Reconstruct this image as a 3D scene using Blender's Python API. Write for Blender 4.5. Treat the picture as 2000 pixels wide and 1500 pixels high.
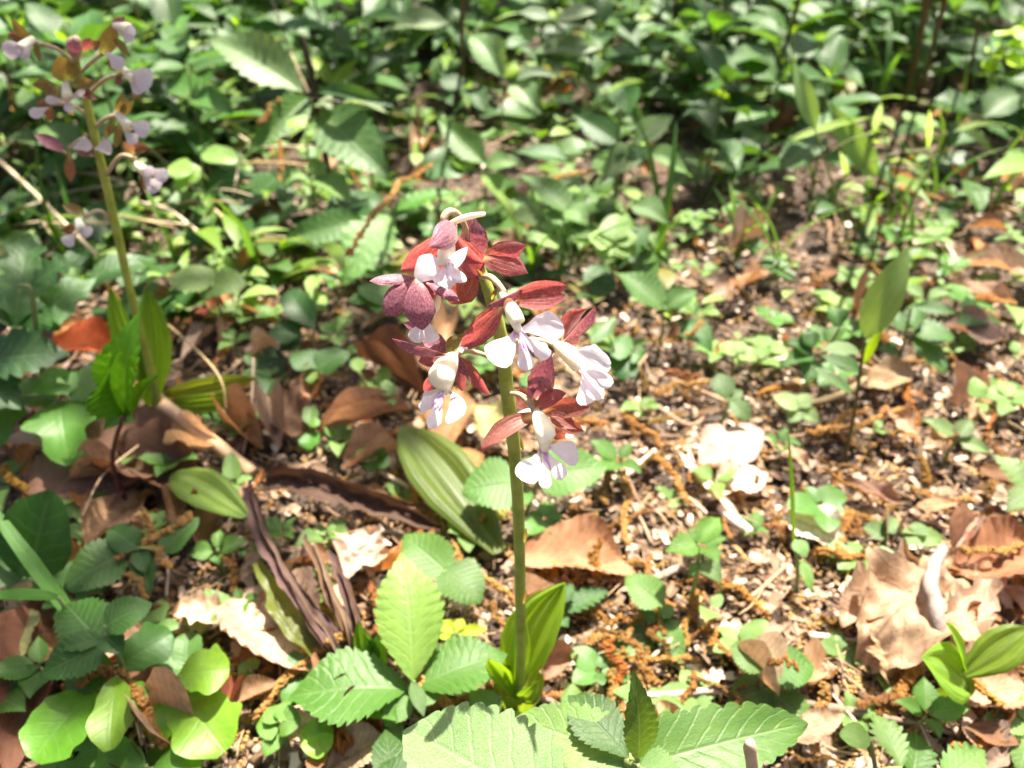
import bpy, math, random
import numpy as np
from mathutils import Vector, Matrix, noise

for _o in list(bpy.data.objects):
    bpy.data.objects.remove(_o)
SC = bpy.context.scene
COL = SC.collection
rnd = random.Random(11)

# ------------------------------------------------------------------ camera
CAM_H, PITCH, FPX = 0.347, math.radians(38.0), 1600.0
FWD = Vector((0, math.cos(PITCH), -math.sin(PITCH)))
UP = Vector((0, math.sin(PITCH), math.cos(PITCH)))
RIGHT = Vector((1, 0, 0))
EYE = Vector((0, 0, CAM_H))
cam_data = bpy.data.cameras.new('camera')
cam = bpy.data.objects.new('camera', cam_data)
COL.objects.link(cam)
cam.location = EYE
cam.rotation_euler = (math.pi / 2 - PITCH, 0, 0)
cam_data.sensor_width = 36.0
cam_data.lens = 36.0 * FPX / 2000.0
cam_data.clip_start, cam_data.clip_end = 0.01, 500.0
cam_data.dof.use_dof = True
cam_data.dof.focus_distance = 0.234
cam_data.dof.aperture_fstop = 12.5
SC.camera = cam

# ------------------------------------------------------------------ light
SUN_AZ, SUN_EL = math.radians(24), math.radians(67)
SUN = Vector((math.sin(SUN_AZ) * math.cos(SUN_EL), math.cos(SUN_AZ) * math.cos(SUN_EL), math.sin(SUN_EL)))
world = bpy.data.worlds.new('World')
SC.world = world
world.use_nodes = True
wn = world.node_tree.nodes
sky = wn.new('ShaderNodeTexSky')
sky.sky_type = 'NISHITA'
sky.sun_disc = False
sky.sun_elevation, sky.sun_rotation = SUN_EL, SUN_AZ
sky.air_density, sky.dust_density, sky.ozone_density = 0.7, 5.0, 0.6
world.node_tree.links.new(sky.outputs[0], wn['Background'].inputs[0])
wn['Background'].inputs[1].default_value = 0.062
sl = bpy.data.lights.new('sun', 'SUN')
sl.energy, sl.angle, sl.color = 5.0, math.radians(0.5), (1.0, 0.93, 0.81)
so = bpy.data.objects.new('sun', sl)
COL.objects.link(so)
so.rotation_euler = (-SUN).to_track_quat('-Z', 'Y').to_euler()
so.location = SUN * 6
SC.view_settings.view_transform = 'Standard'
SC.view_settings.look = 'None'
SC.view_settings.exposure = 2.2
SC.view_settings.gamma = 1.0
SC.view_settings.use_curve_mapping = False
SC.render.engine = 'CYCLES'
SC.cycles.use_denoising = True
SC.cycles.use_adaptive_sampling = True
SC.cycles.adaptive_threshold = 0.02
SC.cycles.max_bounces = 7
SC.cycles.diffuse_bounces = 4
SC.cycles.transmission_bounces = 5

# ------------------------------------------------------------------ where things stand
def ray(px, py):
    return FWD + RIGHT * ((px - 1000) / FPX) + UP * ((750 - py) / FPX)

def G(px, py, z=0.0):                    # point at height z
    d = ray(px, py)
    return EYE + d * ((z - CAM_H) / d.z)

def V(px, py, y):                        # point on the upright plane at distance y
    d = ray(px, py)
    return EYE + d * (y / d.y)

def pxscale(p):                          # picture pixels per metre at p
    return FPX / max(0.02, (p - EYE).dot(FWD))

def topx(p):
    q = p - EYE
    k = q.dot(FWD)
    return 1000 + FPX * q.x / k, 750 - FPX * q.dot(UP) / k

def catmull(pts, n):
    pts = [Vector(p) for p in pts]
    if len(pts) < 3:
        return [pts[0].lerp(pts[-1], i / n) for i in range(n + 1)]
    P = [pts[0] * 2 - pts[1]] + pts + [pts[-1] * 2 - pts[-2]]
    out = []
    m = len(pts) - 1
    for i in range(n + 1):
        s = min(i / n * m, m - 1e-6)
        k = int(s); t = s - k
        a, b, c, d = P[k:k + 4]
        out.append(0.5 * ((2 * b) + (c - a) * t + (2 * a - 5 * b + 4 * c - d) * t * t + (3 * b - a - 3 * c + d) * t ** 3))
    return out

# ------------------------------------------------------------------ mesh building
class MB:
    def __init__(s):
        s.v, s.f, s.uv = [], [], []

    def grid(s, rows, uvs, close=False):
        o = len(s.v); n = len(rows[0])
        for r, u in zip(rows, uvs):
            s.v += [tuple(p) for p in r]; s.uv += list(u)
        for i in range(len(rows) - 1):
            for j in range(n - 1 if not close else n):
                k = (j + 1) % n
                s.f.append((o + i * n + j, o + i * n + k, o + (i + 1) * n + k, o + (i + 1) * n + j))

    def tube(s, pts, radii, n=8, steps=None, cap=True, flat=1.0):
        steps = steps or max(4, 4 * (len(pts) - 1))
        c = catmull(pts, steps)
        R = np.interp(np.linspace(0, 1, steps + 1), np.linspace(0, 1, len(radii)), radii)
        side = None
        rows, uvs = [], []
        for i, p in enumerate(c):
            t = (c[min(i + 1, steps)] - c[max(i - 1, 0)]).normalized()
            if side is None:
                side = t.cross(Vector((0.21, 0.93, 0.3))).normalized()
            side = (side - t * side.dot(t)).normalized()
            b = t.cross(side)
            rows.append([p + (side * math.cos(a) + b * math.sin(a) * flat) * R[i] for a in [2 * math.pi * j / n for j in range(n)]])
            uvs.append([(j / n, i / steps) for j in range(n)])
        o = len(s.v)
        s.grid(rows, uvs, close=True)
        if cap:
            s.f.append(tuple(o + j for j in reversed(range(n))))
            e = o + steps * n
            s.f.append(tuple(e + j for j in range(n)))

    def mesh(s, name, mat, origin=None, smooth=True):
        m = bpy.data.meshes.new(name)
        vv = s.v if origin is None else [(a - origin[0], b - origin[1], c - origin[2]) for a, b, c in s.v]
        m.from_pydata(vv, [], s.f)
        ul = m.uv_layers.new(name='UVMap')
        li = np.zeros(len(m.loops), dtype=np.int32)
        m.loops.foreach_get('vertex_index', li)
        ul.data.foreach_set('uv', np.array(s.uv, dtype=np.float32)[li].ravel())
        if smooth:
            m.polygons.foreach_set('use_smooth', np.ones(len(m.polygons), dtype=bool))
        m.materials.append(mat)
        return m

def tag(o, label=None, cat=None, group=None, kind=None):
    if label: o['label'] = label
    if cat: o['category'] = cat
    if group: o['group'] = group
    if kind: o['kind'] = kind
    return o

WLOC = {}
def wloc(o):
    return WLOC.get(o.name, Vector((0, 0, 0))) if o else Vector((0, 0, 0))

def empty(name, loc, parent=None):
    o = bpy.data.objects.new(name, None)
    COL.objects.link(o)
    o.empty_display_size = 0.01
    o.parent = parent
    o.location = Vector(loc) - wloc(parent)
    WLOC[o.name] = Vector(loc)
    return o

def put(name, mb, mat, parent=None, col=None, origin=None, smooth=True):
    """link the shape gathered in mb as ONE mesh object (its vertices are in world space)"""
    org = wloc(parent) if parent else Vector(origin if origin is not None else mb.v[0])
    m = mb.mesh(name, mat, org, smooth)
    o = bpy.data.objects.new(name, m)
    COL.objects.link(o)
    if parent:
        o.parent = parent
    else:
        o.location = org
        WLOC[o.name] = org
    if col: o.color = (*col, 1)
    return o

def inst(name, mesh, M, parent=None, col=None):
    o = bpy.data.objects.new(name, mesh)
    COL.objects.link(o)
    if parent:
        o.parent = parent
        o.matrix_basis = Matrix.Translation(-wloc(parent)) @ M
    else:
        o.matrix_basis = M
    if col: o.color = (*col, 1)
    return o

def copy_tree(src, M):
    r = src.copy(); COL.objects.link(r); r.matrix_basis = M
    for ch in src.children:
        c = ch.copy(); COL.objects.link(c); c.parent = r
        for g in ch.children:
            d = g.copy(); COL.objects.link(d); d.parent = c
    return r

# ------------------------------------------------------------------ materials
def newmat(name):
    m = bpy.data.materials.new(name)
    m.use_nodes = True
    nt = m.node_tree
    nt.nodes.clear()
    return m, nt

def N(nt, typ, **kw):
    n = nt.nodes.new(typ)
    for k, v in kw.items():
        if k.startswith('i_'):
            n.inputs[int(k[2:]) if k[2:].isdigit() else k[2:]].default_value = v
        else:
            setattr(n, k, v)
    return n

def math_n(nt, op, a, b=None):
    n = nt.nodes.new('ShaderNodeMath'); n.operation = op
    for i, x in enumerate((a, b)):
        if x is None: continue
        if hasattr(x, 'links'): nt.links.new(x, n.inputs[i])
        else: n.inputs[i].default_value = x
    return n.outputs[0]

def mix_c(nt, fac, a, b, blend='MIX'):
    n = nt.nodes.new('ShaderNodeMix'); n.data_type = 'RGBA'; n.blend_type = blend
    for sock, x in ((n.inputs[0], fac), (n.inputs[6], a), (n.inputs[7], b)):
        if hasattr(x, 'links'): nt.links.new(x, sock)
        else: sock.default_value = x if not isinstance(x, tuple) else (*x, 1)[:4]
    return n.outputs[2]

def ramp(nt, fac, stops):
    n = nt.nodes.new('ShaderNodeValToRGB')
    el = n.color_ramp.elements
    while len(el) > 1: el.remove(el[0])
    el[0].position, el[0].color = stops[0][0], (*stops[0][1], 1)
    for p, c in stops[1:]:
        e = el.new(p); e.color = (*c, 1)
    nt.links.new(fac, n.inputs[0])
    return n.outputs[0]

def noise_n(nt, vec, scale, detail=4, rough=0.6):
    n = N(nt, 'ShaderNodeTexNoise')
    n.inputs['Scale'].default_value = scale
    n.inputs['Detail'].default_value = detail
    n.inputs['Roughness'].default_value = rough
    if vec is not None: nt.links.new(vec, n.inputs['Vector'])
    return n.outputs[0]

def sheet(nt, col, tcol, tfac, rough, bump=None, bstr=0.3, bdist=0.0006, spec=0.5, sheen=0.0):
    """thin living sheet: reflects on one side and lets light through"""
    p = N(nt, 'ShaderNodeBsdfPrincipled')
    nt.links.new(col, p.inputs['Base Color'])
    if hasattr(rough, 'links'): nt.links.new(rough, p.inputs['Roughness'])
    else: p.inputs['Roughness'].default_value = rough
    p.inputs['Specular IOR Level'].default_value = spec
    p.inputs['Sheen Weight'].default_value = sheen
    t = N(nt, 'ShaderNodeBsdfTranslucent')
    nt.links.new(tcol, t.inputs[0])
    if bump is not None:
        b = N(nt, 'ShaderNodeBump')
        b.inputs['Strength'].default_value = bstr
        b.inputs['Distance'].default_value = bdist
        nt.links.new(bump, b.inputs['Height'])
        nt.links.new(b.outputs[0], p.inputs['Normal'])
    x = N(nt, 'ShaderNodeMixShader', i_0=tfac)
    nt.links.new(p.outputs[0], x.inputs[1]); nt.links.new(t.outputs[0], x.inputs[2])
    o = N(nt, 'ShaderNodeOutputMaterial')
    nt.links.new(x.outputs[0], o.inputs[0])

def uv_parts(nt):
    uv = N(nt, 'ShaderNodeUVMap')
    sp = N(nt, 'ShaderNodeSeparateXYZ')
    nt.links.new(uv.outputs[0], sp.inputs[0])
    au = math_n(nt, 'ABSOLUTE', math_n(nt, 'MULTIPLY', math_n(nt, 'SUBTRACT', sp.outputs[0], 0.5), 2.0))
    return uv.outputs[0], sp.outputs[0], sp.outputs[1], au

def line_mask(nt, s, half):            # 1 on thin lines at whole numbers of s
    f = math_n(nt, 'ABSOLUTE', math_n(nt, 'SUBTRACT', math_n(nt, 'FRACT', s), 0.5))
    n = N(nt, 'ShaderNodeMapRange', interpolation_type='SMOOTHSTEP')
    nt.links.new(f, n.inputs[0])
    n.inputs[1].default_value = 0.5 - half; n.inputs[2].default_value = 0.5
    return n.outputs[0]

def leaf_mat(name, veins='side', nv=8, tfac=0.4, rough=0.45, tmul=(1.9, 1.7, 0.5), dead=False, spec=0.32, hairy=0.0, mott=0.6, vstr=0.26, bstr=0.3, tone=(0.66, 0.70, 0.46)):
    m, nt = newmat(name)
    uv, u, v, au = uv_parts(nt)
    oi = N(nt, 'ShaderNodeObjectInfo')
    tc = N(nt, 'ShaderNodeTexCoord')
    if veins == 'side':
        wob = math_n(nt, 'MULTIPLY', math_n(nt, 'SUBTRACT', noise_n(nt, uv, 4.0, 2), 0.5), 0.6)
        s = math_n(nt, 'ADD', math_n(nt, 'SUBTRACT', math_n(nt, 'MULTIPLY', v, float(nv)), math_n(nt, 'MULTIPLY', au, nv * 0.22)), wob)
        vm = math_n(nt, 'MULTIPLY', line_mask(nt, s, 0.13), 0.75)
    else:
        vm = line_mask(nt, math_n(nt, 'MULTIPLY', u, float(nv)), 0.2)
    mid = N(nt, 'ShaderNodeMapRange', interpolation_type='SMOOTHSTEP')
    nt.links.new(au, mid.inputs[0])
    mid.inputs[1].default_value = 0.09; mid.inputs[2].default_value = 0.0
    vm = math_n(nt, 'MAXIMUM', vm, mid.outputs[0])
    n1 = noise_n(nt, tc.outputs['Object'], 6 if not dead else 4.2, 6, 0.6 if not dead else 0.72)
    n2 = noise_n(nt, tc.outputs['Object'], 38, 3)
    rv = math_n(nt, 'ADD', 0.78, math_n(nt, 'MULTIPLY', oi.outputs['Random'], 0.45))
    c = mix_c(nt, 1.0, oi.outputs['Color'], rv, 'MULTIPLY')
    if dead:
        dk = ramp(nt, n1, [(0.28, (0.34, 0.28, 0.24)), (0.46, (0.85, 0.82, 0.8)), (0.6, (1.0, 1.0, 1.0)), (0.72, (1.4, 1.3, 1.15))])
        c = mix_c(nt, 0.85, c, dk, 'MULTIPLY')
        sp = ramp(nt, n2, [(0.28, (0.3, 0.22, 0.18)), (0.4, (1, 1, 1))])
        c = mix_c(nt, 0.6, c, sp, 'MULTIPLY')
        c = mix_c(nt, math_n(nt, 'MULTIPLY', vm, 0.5), c, (0.16, 0.08, 0.045))
        h = math_n(nt, 'ADD', math_n(nt, 'MULTIPLY', vm, 0.6), n2)
    else:
        c = mix_c(nt, 1.0, c, tone, 'MULTIPLY')
        dk = ramp(nt, n1, [(0.25, (0.66, 0.74, 0.7)), (0.75, (1.35, 1.22, 1.1))])
        c = mix_c(nt, mott, c, dk, 'MULTIPLY')
        spk = ramp(nt, n2, [(0.27, (0.5, 0.33, 0.16)), (0.34, (1, 1, 1))])
        c = mix_c(nt, 0.6, c, spk, 'MULTIPLY')
        c = mix_c(nt, math_n(nt, 'MULTIPLY', vm, vstr), c, mix_c(nt, 0.45, c, (0.42, 0.5, 0.3)))
        if hairy:
            hz = N(nt, 'ShaderNodeTexNoise'); hz.inputs['Scale'].default_value = 160; hz.inputs['Detail'].default_value = 2
            nt.links.new(tc.outputs['Object'], hz.inputs['Vector'])
            c = mix_c(nt, math_n(nt, 'MULTIPLY', ramp(nt, hz.outputs[0], [(0.48, (0, 0, 0)), (0.62, (1, 1, 1))]), hairy), c, (0.6, 0.68, 0.55))
        h = math_n(nt, 'SUBTRACT', math_n(nt, 'MULTIPLY', n2, 0.5), vm)
    tcol = mix_c(nt, 1.0, c, tmul, 'MULTIPLY')
    sheet(nt, c, tcol, tfac, rough, h, bstr, 0.0012, spec, hairy)
    return m

M = {}
M['herb'] = leaf_mat('herb_leaf', nv=9)
M['hairy'] = leaf_mat('hairy_leaf', nv=8, hairy=0.22, rough=0.55, tfac=0.35, spec=0.3)
M['smooth'] = leaf_mat('smooth_leaf', nv=6, tfac=0.5, vstr=0.1, bstr=0.15, tone=(.8, .85, .7), rough=0.42, spec=0.35, tmul=(2.0, 1.75, 0.35))
M['blade'] = leaf_mat('parallel_leaf', veins='par', nv=12, tfac=0.42, rough=0.4)
M['pleat'] = leaf_mat('pleated_leaf', veins='par', nv=9, tfac=0.5, rough=0.42, tmul=(1.9, 1.8, 0.4))
M['dead_par'] = leaf_mat('withered_blade', veins='par', nv=7, tfac=0.15, rough=0.8, tmul=(1.6, 1.2, 0.8), dead=True, spec=0.2, bstr=1.0)
M['dead'] = leaf_mat('dead_leaf', nv=11, tfac=0.22, rough=0.75, tmul=(1.8, 1.3, 0.8), dead=True, spec=0.25)

def petal_mat(name, base, dark, tmul, tipc=None, speck=0.6, tfac=0.5, rough=0.45, basecol=(0.75, 0.62, 0.3), blen=0.34, vein=0.22, spec=0.4):
    m, nt = newmat(name)
    uv, u, v, au = uv_parts(nt)
    tc = N(nt, 'ShaderNodeTexCoord')
    n1 = noise_n(nt, tc.outputs['Object'], 1400, 2, 0.7)
    n2 = noise_n(nt, tc.outputs['Object'], 160, 4)
    c = mix_c(nt, n2, dark, base)
    c = mix_c(nt, speck, c, ramp(nt, n1, [(0.35, (0.6, 0.55, 0.6)), (0.65, (1.5, 1.45, 1.5))]), 'MULTIPLY')
    vm = line_mask(nt, math_n(nt, 'ADD', math_n(nt, 'MULTIPLY', u, 6.0), 0.5), 0.16)
    fade = N(nt, 'ShaderNodeMapRange', interpolation_type='SMOOTHSTEP')
    nt.links.new(v, fade.inputs[0]); fade.inputs[1].default_value = 0.85; fade.inputs[2].default_value = 0.1
    c = mix_c(nt, math_n(nt, 'MULTIPLY', math_n(nt, 'MULTIPLY', vm, fade.outputs[0]), vein), c, basecol)
    bf = N(nt, 'ShaderNodeMapRange', interpolation_type='SMOOTHSTEP')
    nt.links.new(math_n(nt, 'ADD', v, math_n(nt, 'MULTIPLY', au, 0.22)), bf.inputs[0])
    bf.inputs[1].default_value = blen; bf.inputs[2].default_value = 0.02
    c = mix_c(nt, bf.outputs[0], c, basecol)
    if tipc:
        c = mix_c(nt, math_n(nt, 'MULTIPLY', bf.outputs[0], 0.0), c, tipc)
    t = mix_c(nt, 1.0, c, tmul, 'MULTIPLY')
    h = math_n(nt, 'SUBTRACT', n1, vm)
    sheet(nt, c, t, tfac, rough, h, 0.35, 0.0003, spec, 0.3)
    return m

M['sepal'] = petal_mat('maroon_sepal', (0.29, 0.09, 0.09), (0.17, 0.045, 0.048), (2.0, 1.3, 1.1), tfac=0.54)
M['sepal_back'] = petal_mat('mauve_sepal', (0.31, 0.125, 0.155), (0.18, 0.055, 0.075), (1.4, 0.9, 0.85), speck=1.0, tfac=0.3, rough=0.38, vein=0.08, blen=0.2)
M['sepal_rust'] = petal_mat('rust_sepal', (0.28, 0.095, 0.07), (0.18, 0.052, 0.04), (1.9, 1.25, 0.9))
M['sepal_olive'] = petal_mat('olive_sepal', (0.16, 0.13, 0.035), (0.13, 0.055, 0.03), (1.9, 1.9, 0.8), basecol=(0.25, 0.3, 0.07), blen=0.5)
M['sepal_brown'] = petal_mat('brown_sepal', (0.17, 0.08, 0.045), (0.11, 0.045, 0.03), (1.7, 1.4, 0.8), basecol=(0.25, 0.25, 0.07), blen=0.45)
M['lip'] = petal_mat('lilac_white_lip', (0.84, 0.77, 0.785), (0.79, 0.7, 0.73), (1.0, 0.96, 1.0), speck=0.06, tfac=0.42, rough=0.5, basecol=(0.5, 0.22, 0.5), blen=0.36, vein=0.14, spec=0.3)
M['lip_dull'] = petal_mat('dull_lip', (0.66, 0.58, 0.59), (0.55, 0.46, 0.48), (1.0, 0.95, 0.95), speck=0.1, tfac=0.45, basecol=(0.45, 0.42, 0.25), blen=0.3, vein=0.05)
M['ridge'] = petal_mat('purple_ridge', (0.68, 0.48, 0.68), (0.6, 0.38, 0.6), (1.0, 0.9, 1.0), speck=0.05, tfac=0.4, basecol=(0.42, 0.16, 0.42), blen=0.35, vein=0.0)
M['lip_plain'] = petal_mat('white_lip', (0.85, 0.79, 0.80), (0.81, 0.74, 0.76), (1.0, 0.95, 0.98), speck=0.05, tfac=0.42, rough=0.5, basecol=(0.8, 0.76, 0.6), blen=0.25, vein=0.05, spec=0.3)

def solid_mat(name, stops, scale=60, rough=0.6, bump=0.4, bdist=0.001, coord='Object', spec=0.4, sub=0.0, stretch=None, objcol=False):
    m, nt = newmat(name)
    tc = N(nt, 'ShaderNodeTexCoord')
    vec = tc.outputs[coord]
    if stretch:
        mp = N(nt, 'ShaderNodeMapping'); mp.inputs['Scale'].default_value = stretch
        nt.links.new(vec, mp.inputs[0]); vec = mp.outputs[0]
    n1 = noise_n(nt, vec, scale, 6, 0.65)
    c = ramp(nt, n1, stops)
    if objcol:
        oi = N(nt, 'ShaderNodeObjectInfo')
        c = mix_c(nt, 1.0, c, oi.outputs['Color'], 'MULTIPLY')
    p = N(nt, 'ShaderNodeBsdfPrincipled')
    nt.links.new(c, p.inputs['Base Color'])
    p.inputs['Roughness'].default_value = rough
    p.inputs['Specular IOR Level'].default_value = spec
    if sub:
        p.inputs['Subsurface Weight'].default_value = sub
        p.inputs['Subsurface Radius'].default_value = (0.004, 0.003, 0.001)
        p.inputs['Subsurface Scale'].default_value = 1.0
    b = N(nt, 'ShaderNodeBump'); b.inputs['Strength'].default_value = bump; b.inputs['Distance'].default_value = bdist
    nt.links.new(noise_n(nt, vec, scale * 2.5, 5), b.inputs['Height'])
    nt.links.new(b.outputs[0], p.inputs['Normal'])
    o = N(nt, 'ShaderNodeOutputMaterial'); nt.links.new(p.outputs[0], o.inputs[0])
    return m

M['soil'] = solid_mat('forest_soil', [(0.3, (0.025, 0.017, 0.012)), (0.5, (0.07, 0.045, 0.03)), (0.7, (0.16, 0.11, 0.075))], 70, 0.9, 1.0, 0.006)
M['column'] = solid_mat('cream_column', [(0.3, (0.78, 0.7, 0.46)), (0.7, (0.84, 0.78, 0.6))], 200, 0.45, 0.1, 0.0003, sub=0.35)
M['spur'] = solid_mat('pale_spur', [(0.3, (0.78, 0.68, 0.62)), (0.7, (0.85, 0.78, 0.72))], 200, 0.45, 0.1, 0.0003, sub=0.35)
M['stalk'] = solid_mat('orchid_stalk', [(0.32, (0.15, 0.19, 0.022)), (0.5, (0.24, 0.29, 0.04)), (0.68, (0.31, 0.34, 0.07))], 110, 0.5, 0.15, 0.0003, sub=0.15, objcol=True)
M['pedicel'] = solid_mat('downy_pedicel', [(0.3, (0.3, 0.22, 0.12)), (0.7, (0.5, 0.38, 0.25))], 420, 0.6, 0.4, 0.0004, sub=0.1)
M['stem'] = solid_mat('herb_stem', [(0.3, (0.8, 0.8, 0.8)), (0.7, (1.2, 1.2, 1.1))], 200, 0.55, 0.3, 0.0006, objcol=True)
M['wood'] = solid_mat('twig_bark', [(0.3, (0.65, 0.6, 0.55)), (0.55, (1, 1, 1)), (0.75, (1.25, 1.2, 1.1))], 120, 0.8, 0.7, 0.0015, objcol=True, spec=0.25)
M['straw'] = solid_mat('dry_straw', [(0.3, (0.75, 0.7, 0.6)), (0.7, (1.2, 1.15, 1.05))], 90, 0.55, 0.2, 0.0008, objcol=True)
M['catkin'] = solid_mat('catkin_scales', [(0.3, (0.16, 0.07, 0.015)), (0.5, (0.36, 0.185, 0.05)), (0.72, (0.55, 0.33, 0.12))], 26, 0.75, 0.6, 0.02, objcol=True, spec=0.25)
M['catkin_bits'] = solid_mat('catkin_bits', [(0.32, (0.07, 0.04, 0.02)), (0.47, (0.24, 0.125, 0.045)), (0.6, (0.4, 0.24, 0.09)), (0.72, (0.5, 0.38, 0.22))], 42, 0.8, 0.3, 0.001, spec=0.2)
M['crumb'], _nt = newmat('soil_crumbs')
_a = N(_nt, 'ShaderNodeAttribute', attribute_name='tint')
_c = ramp(_nt, _a.outputs['Fac'], [(0.0, (0.03, 0.02, 0.014)), (0.35, (0.10, 0.06, 0.035)), (0.6, (0.225, 0.145, 0.095)), (0.8, (0.36, 0.275, 0.21)), (1.0, (0.6, 0.5, 0.4))])
_p = N(_nt, 'ShaderNodeBsdfPrincipled'); _nt.links.new(_c, _p.inputs['Base Color']); _p.inputs['Roughness'].default_value = 0.8
_p.inputs['Specular IOR Level'].default_value = 0.25
_o2 = N(_nt, 'ShaderNodeOutputMaterial'); _nt.links.new(_p.outputs[0], _o2.inputs[0])

# ------------------------------------------------------------------ leaf shapes (shared meshes, 1 long, 1 wide, base at the origin, along +Y)
def smooth_prof(cp, n=400):
    t = np.linspace(0, 1, n)
    w = np.interp(t, [c[0] for c in cp], [c[1] for c in cp])
    k = np.hanning(41); k /= k.sum()
    pad = np.concatenate([np.full(20, w[0]), w, np.full(20, w[-1])])
    ws = np.convolve(pad, k, 'valid')
    e = np.clip(np.minimum(t, 1 - t) / 0.05, 0, 1)
    return t, ws * e + w * (1 - e)

def leaf_shape(name, mat, cp, teeth=0, ser=0.0, kind='saw', fold=0.18, arch=0.10, wave=0.03, crump=0.0, pleat=0.0, curl=0.0, side=0.0, seed=0, cols=6, rows=26, amp_edge=0.0):
    r = random.Random(seed * 77 + 5)
    tt, ww = smooth_prof(cp)
    if teeth:
        ph = [(0.0, 1.0), (0.55, 0.3), (0.93, 0.0)] if kind == 'saw' else [(0.0, 1.0), (0.25, 0.25), (0.5, 0.0), (0.75, 0.25)]
        T = [((k + p) / teeth, d) for k in range(teeth) for p, d in ph] + [(1.0, 0.6)]
    else:
        T = [(i / rows, 0.0) for i in range(rows + 1)]
    mb = MB()
    off = Vector((r.uniform(-50, 50), r.uniform(-50, 50), r.uniform(-50, 50)))
    rowsv, uvs = [], []
    for t, dep in T:
        hw = float(np.interp(t, tt, ww)) * 0.5
        if teeth: dep = dep * (1 + .55 * noise.noise(Vector((t * teeth * .8, seed, 4.4))))
        rv, ru = [], []
        for j in range(-cols // 2, cols // 2 + 1):
            u = j / (cols / 2)
            lim = hw * (1 - ser * dep) * (1 + amp_edge * noise.noise(Vector((t * 7, u * 3, 0)) + off)) if abs(u) > 0.99 else hw * (1 - ser * dep * 0.25)
            x = u * lim + side * 4 * t * (1 - t)
            z = arch * 4 * t * (1 - t) + fold * abs(u) * hw + wave * math.sin(t * 9 + (u > 0) * 1.7 + seed) * abs(u) ** 1.5
            y = t
            if pleat: z += pleat * math.cos(u * math.pi * 3.0) * math.sin(math.pi * min(1, t * 1.1)) ** 0.5
            if curl: z += curl * u * u * hw * (0.5 + t)
            if crump:
                q = Vector((x * 2.6, y * 2.6, 0)) + off
                z += crump * (noise.noise(q) + .5 * noise.noise(q * 2.7) + (.3 * (.3 - abs(noise.noise(q * 3.3))) + .1 * noise.noise(q * 7) if cols > 20 else 0))
                y += crump * 0.4 * noise.noise(q + Vector((9, 3, 1)))
                x += crump * 0.4 * noise.noise(q + Vector((2, 8, 5)))
            rv.append((x, y, z)); ru.append((u * 0.5 + 0.5, t))
        rowsv.append(rv); uvs.append(ru)
    mb.grid(rowsv, uvs)
    return mb.mesh(name, M[mat])

OV = [(0, .03), (.05, .30), (.2, .86), (.36, 1.0), (.55, .86), (.75, .5), (.9, .2), (1, .01)]
OV2 = [(0, .03), (.08, .32), (.3, .85), (.5, 1.0), (.68, .84), (.85, .42), (1, .02)]
RD = [(0, .1), (.06, .5), (.25, .95), (.5, 1.0), (.75, .85), (.92, .45), (1, .1)]
CR = [(0, .2), (.05, .7), (.2, 1.0), (.45, .98), (.7, .75), (.88, .42), (1, .06)]
SM = [(0, .06), (.1, .45), (.35, .88), (.6, 1.0), (.8, .9), (.93, .62), (1, .28)]
LA = [(0, .1), (.08, .55), (.25, .95), (.45, 1.0), (.7, .72), (.9, .25), (1, .01)]
PL = [(0, .22), (.15, .55), (.4, .95), (.6, 1.0), (.8, .75), (.93, .35), (1, .03)]
LB = [(0, .1), (.08, .6), (.2, .75), (.33, 1.0), (.42, .98), (.5, .6), (.58, .52), (.75, .56), (.9, .38), (1, .12)]
PN = [(0, .05), (.1, .2), (.2, .75), (.28, .3), (.38, 1.0), (.47, .3), (.58, .9), (.67, .28), (.78, .6), (.86, .25), (1, .02)]
BL = [(0, .5), (.2, .9), (.5, 1.0), (.8, .7), (1, .02)]
OAK = [(0, .06), (.12, .3), (.2, .55), (.28, .42), (.4, .95), (.5, .68), (.62, 1.0), (.74, .66), (.85, .6), (.95, .3), (1, .05)]
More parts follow.
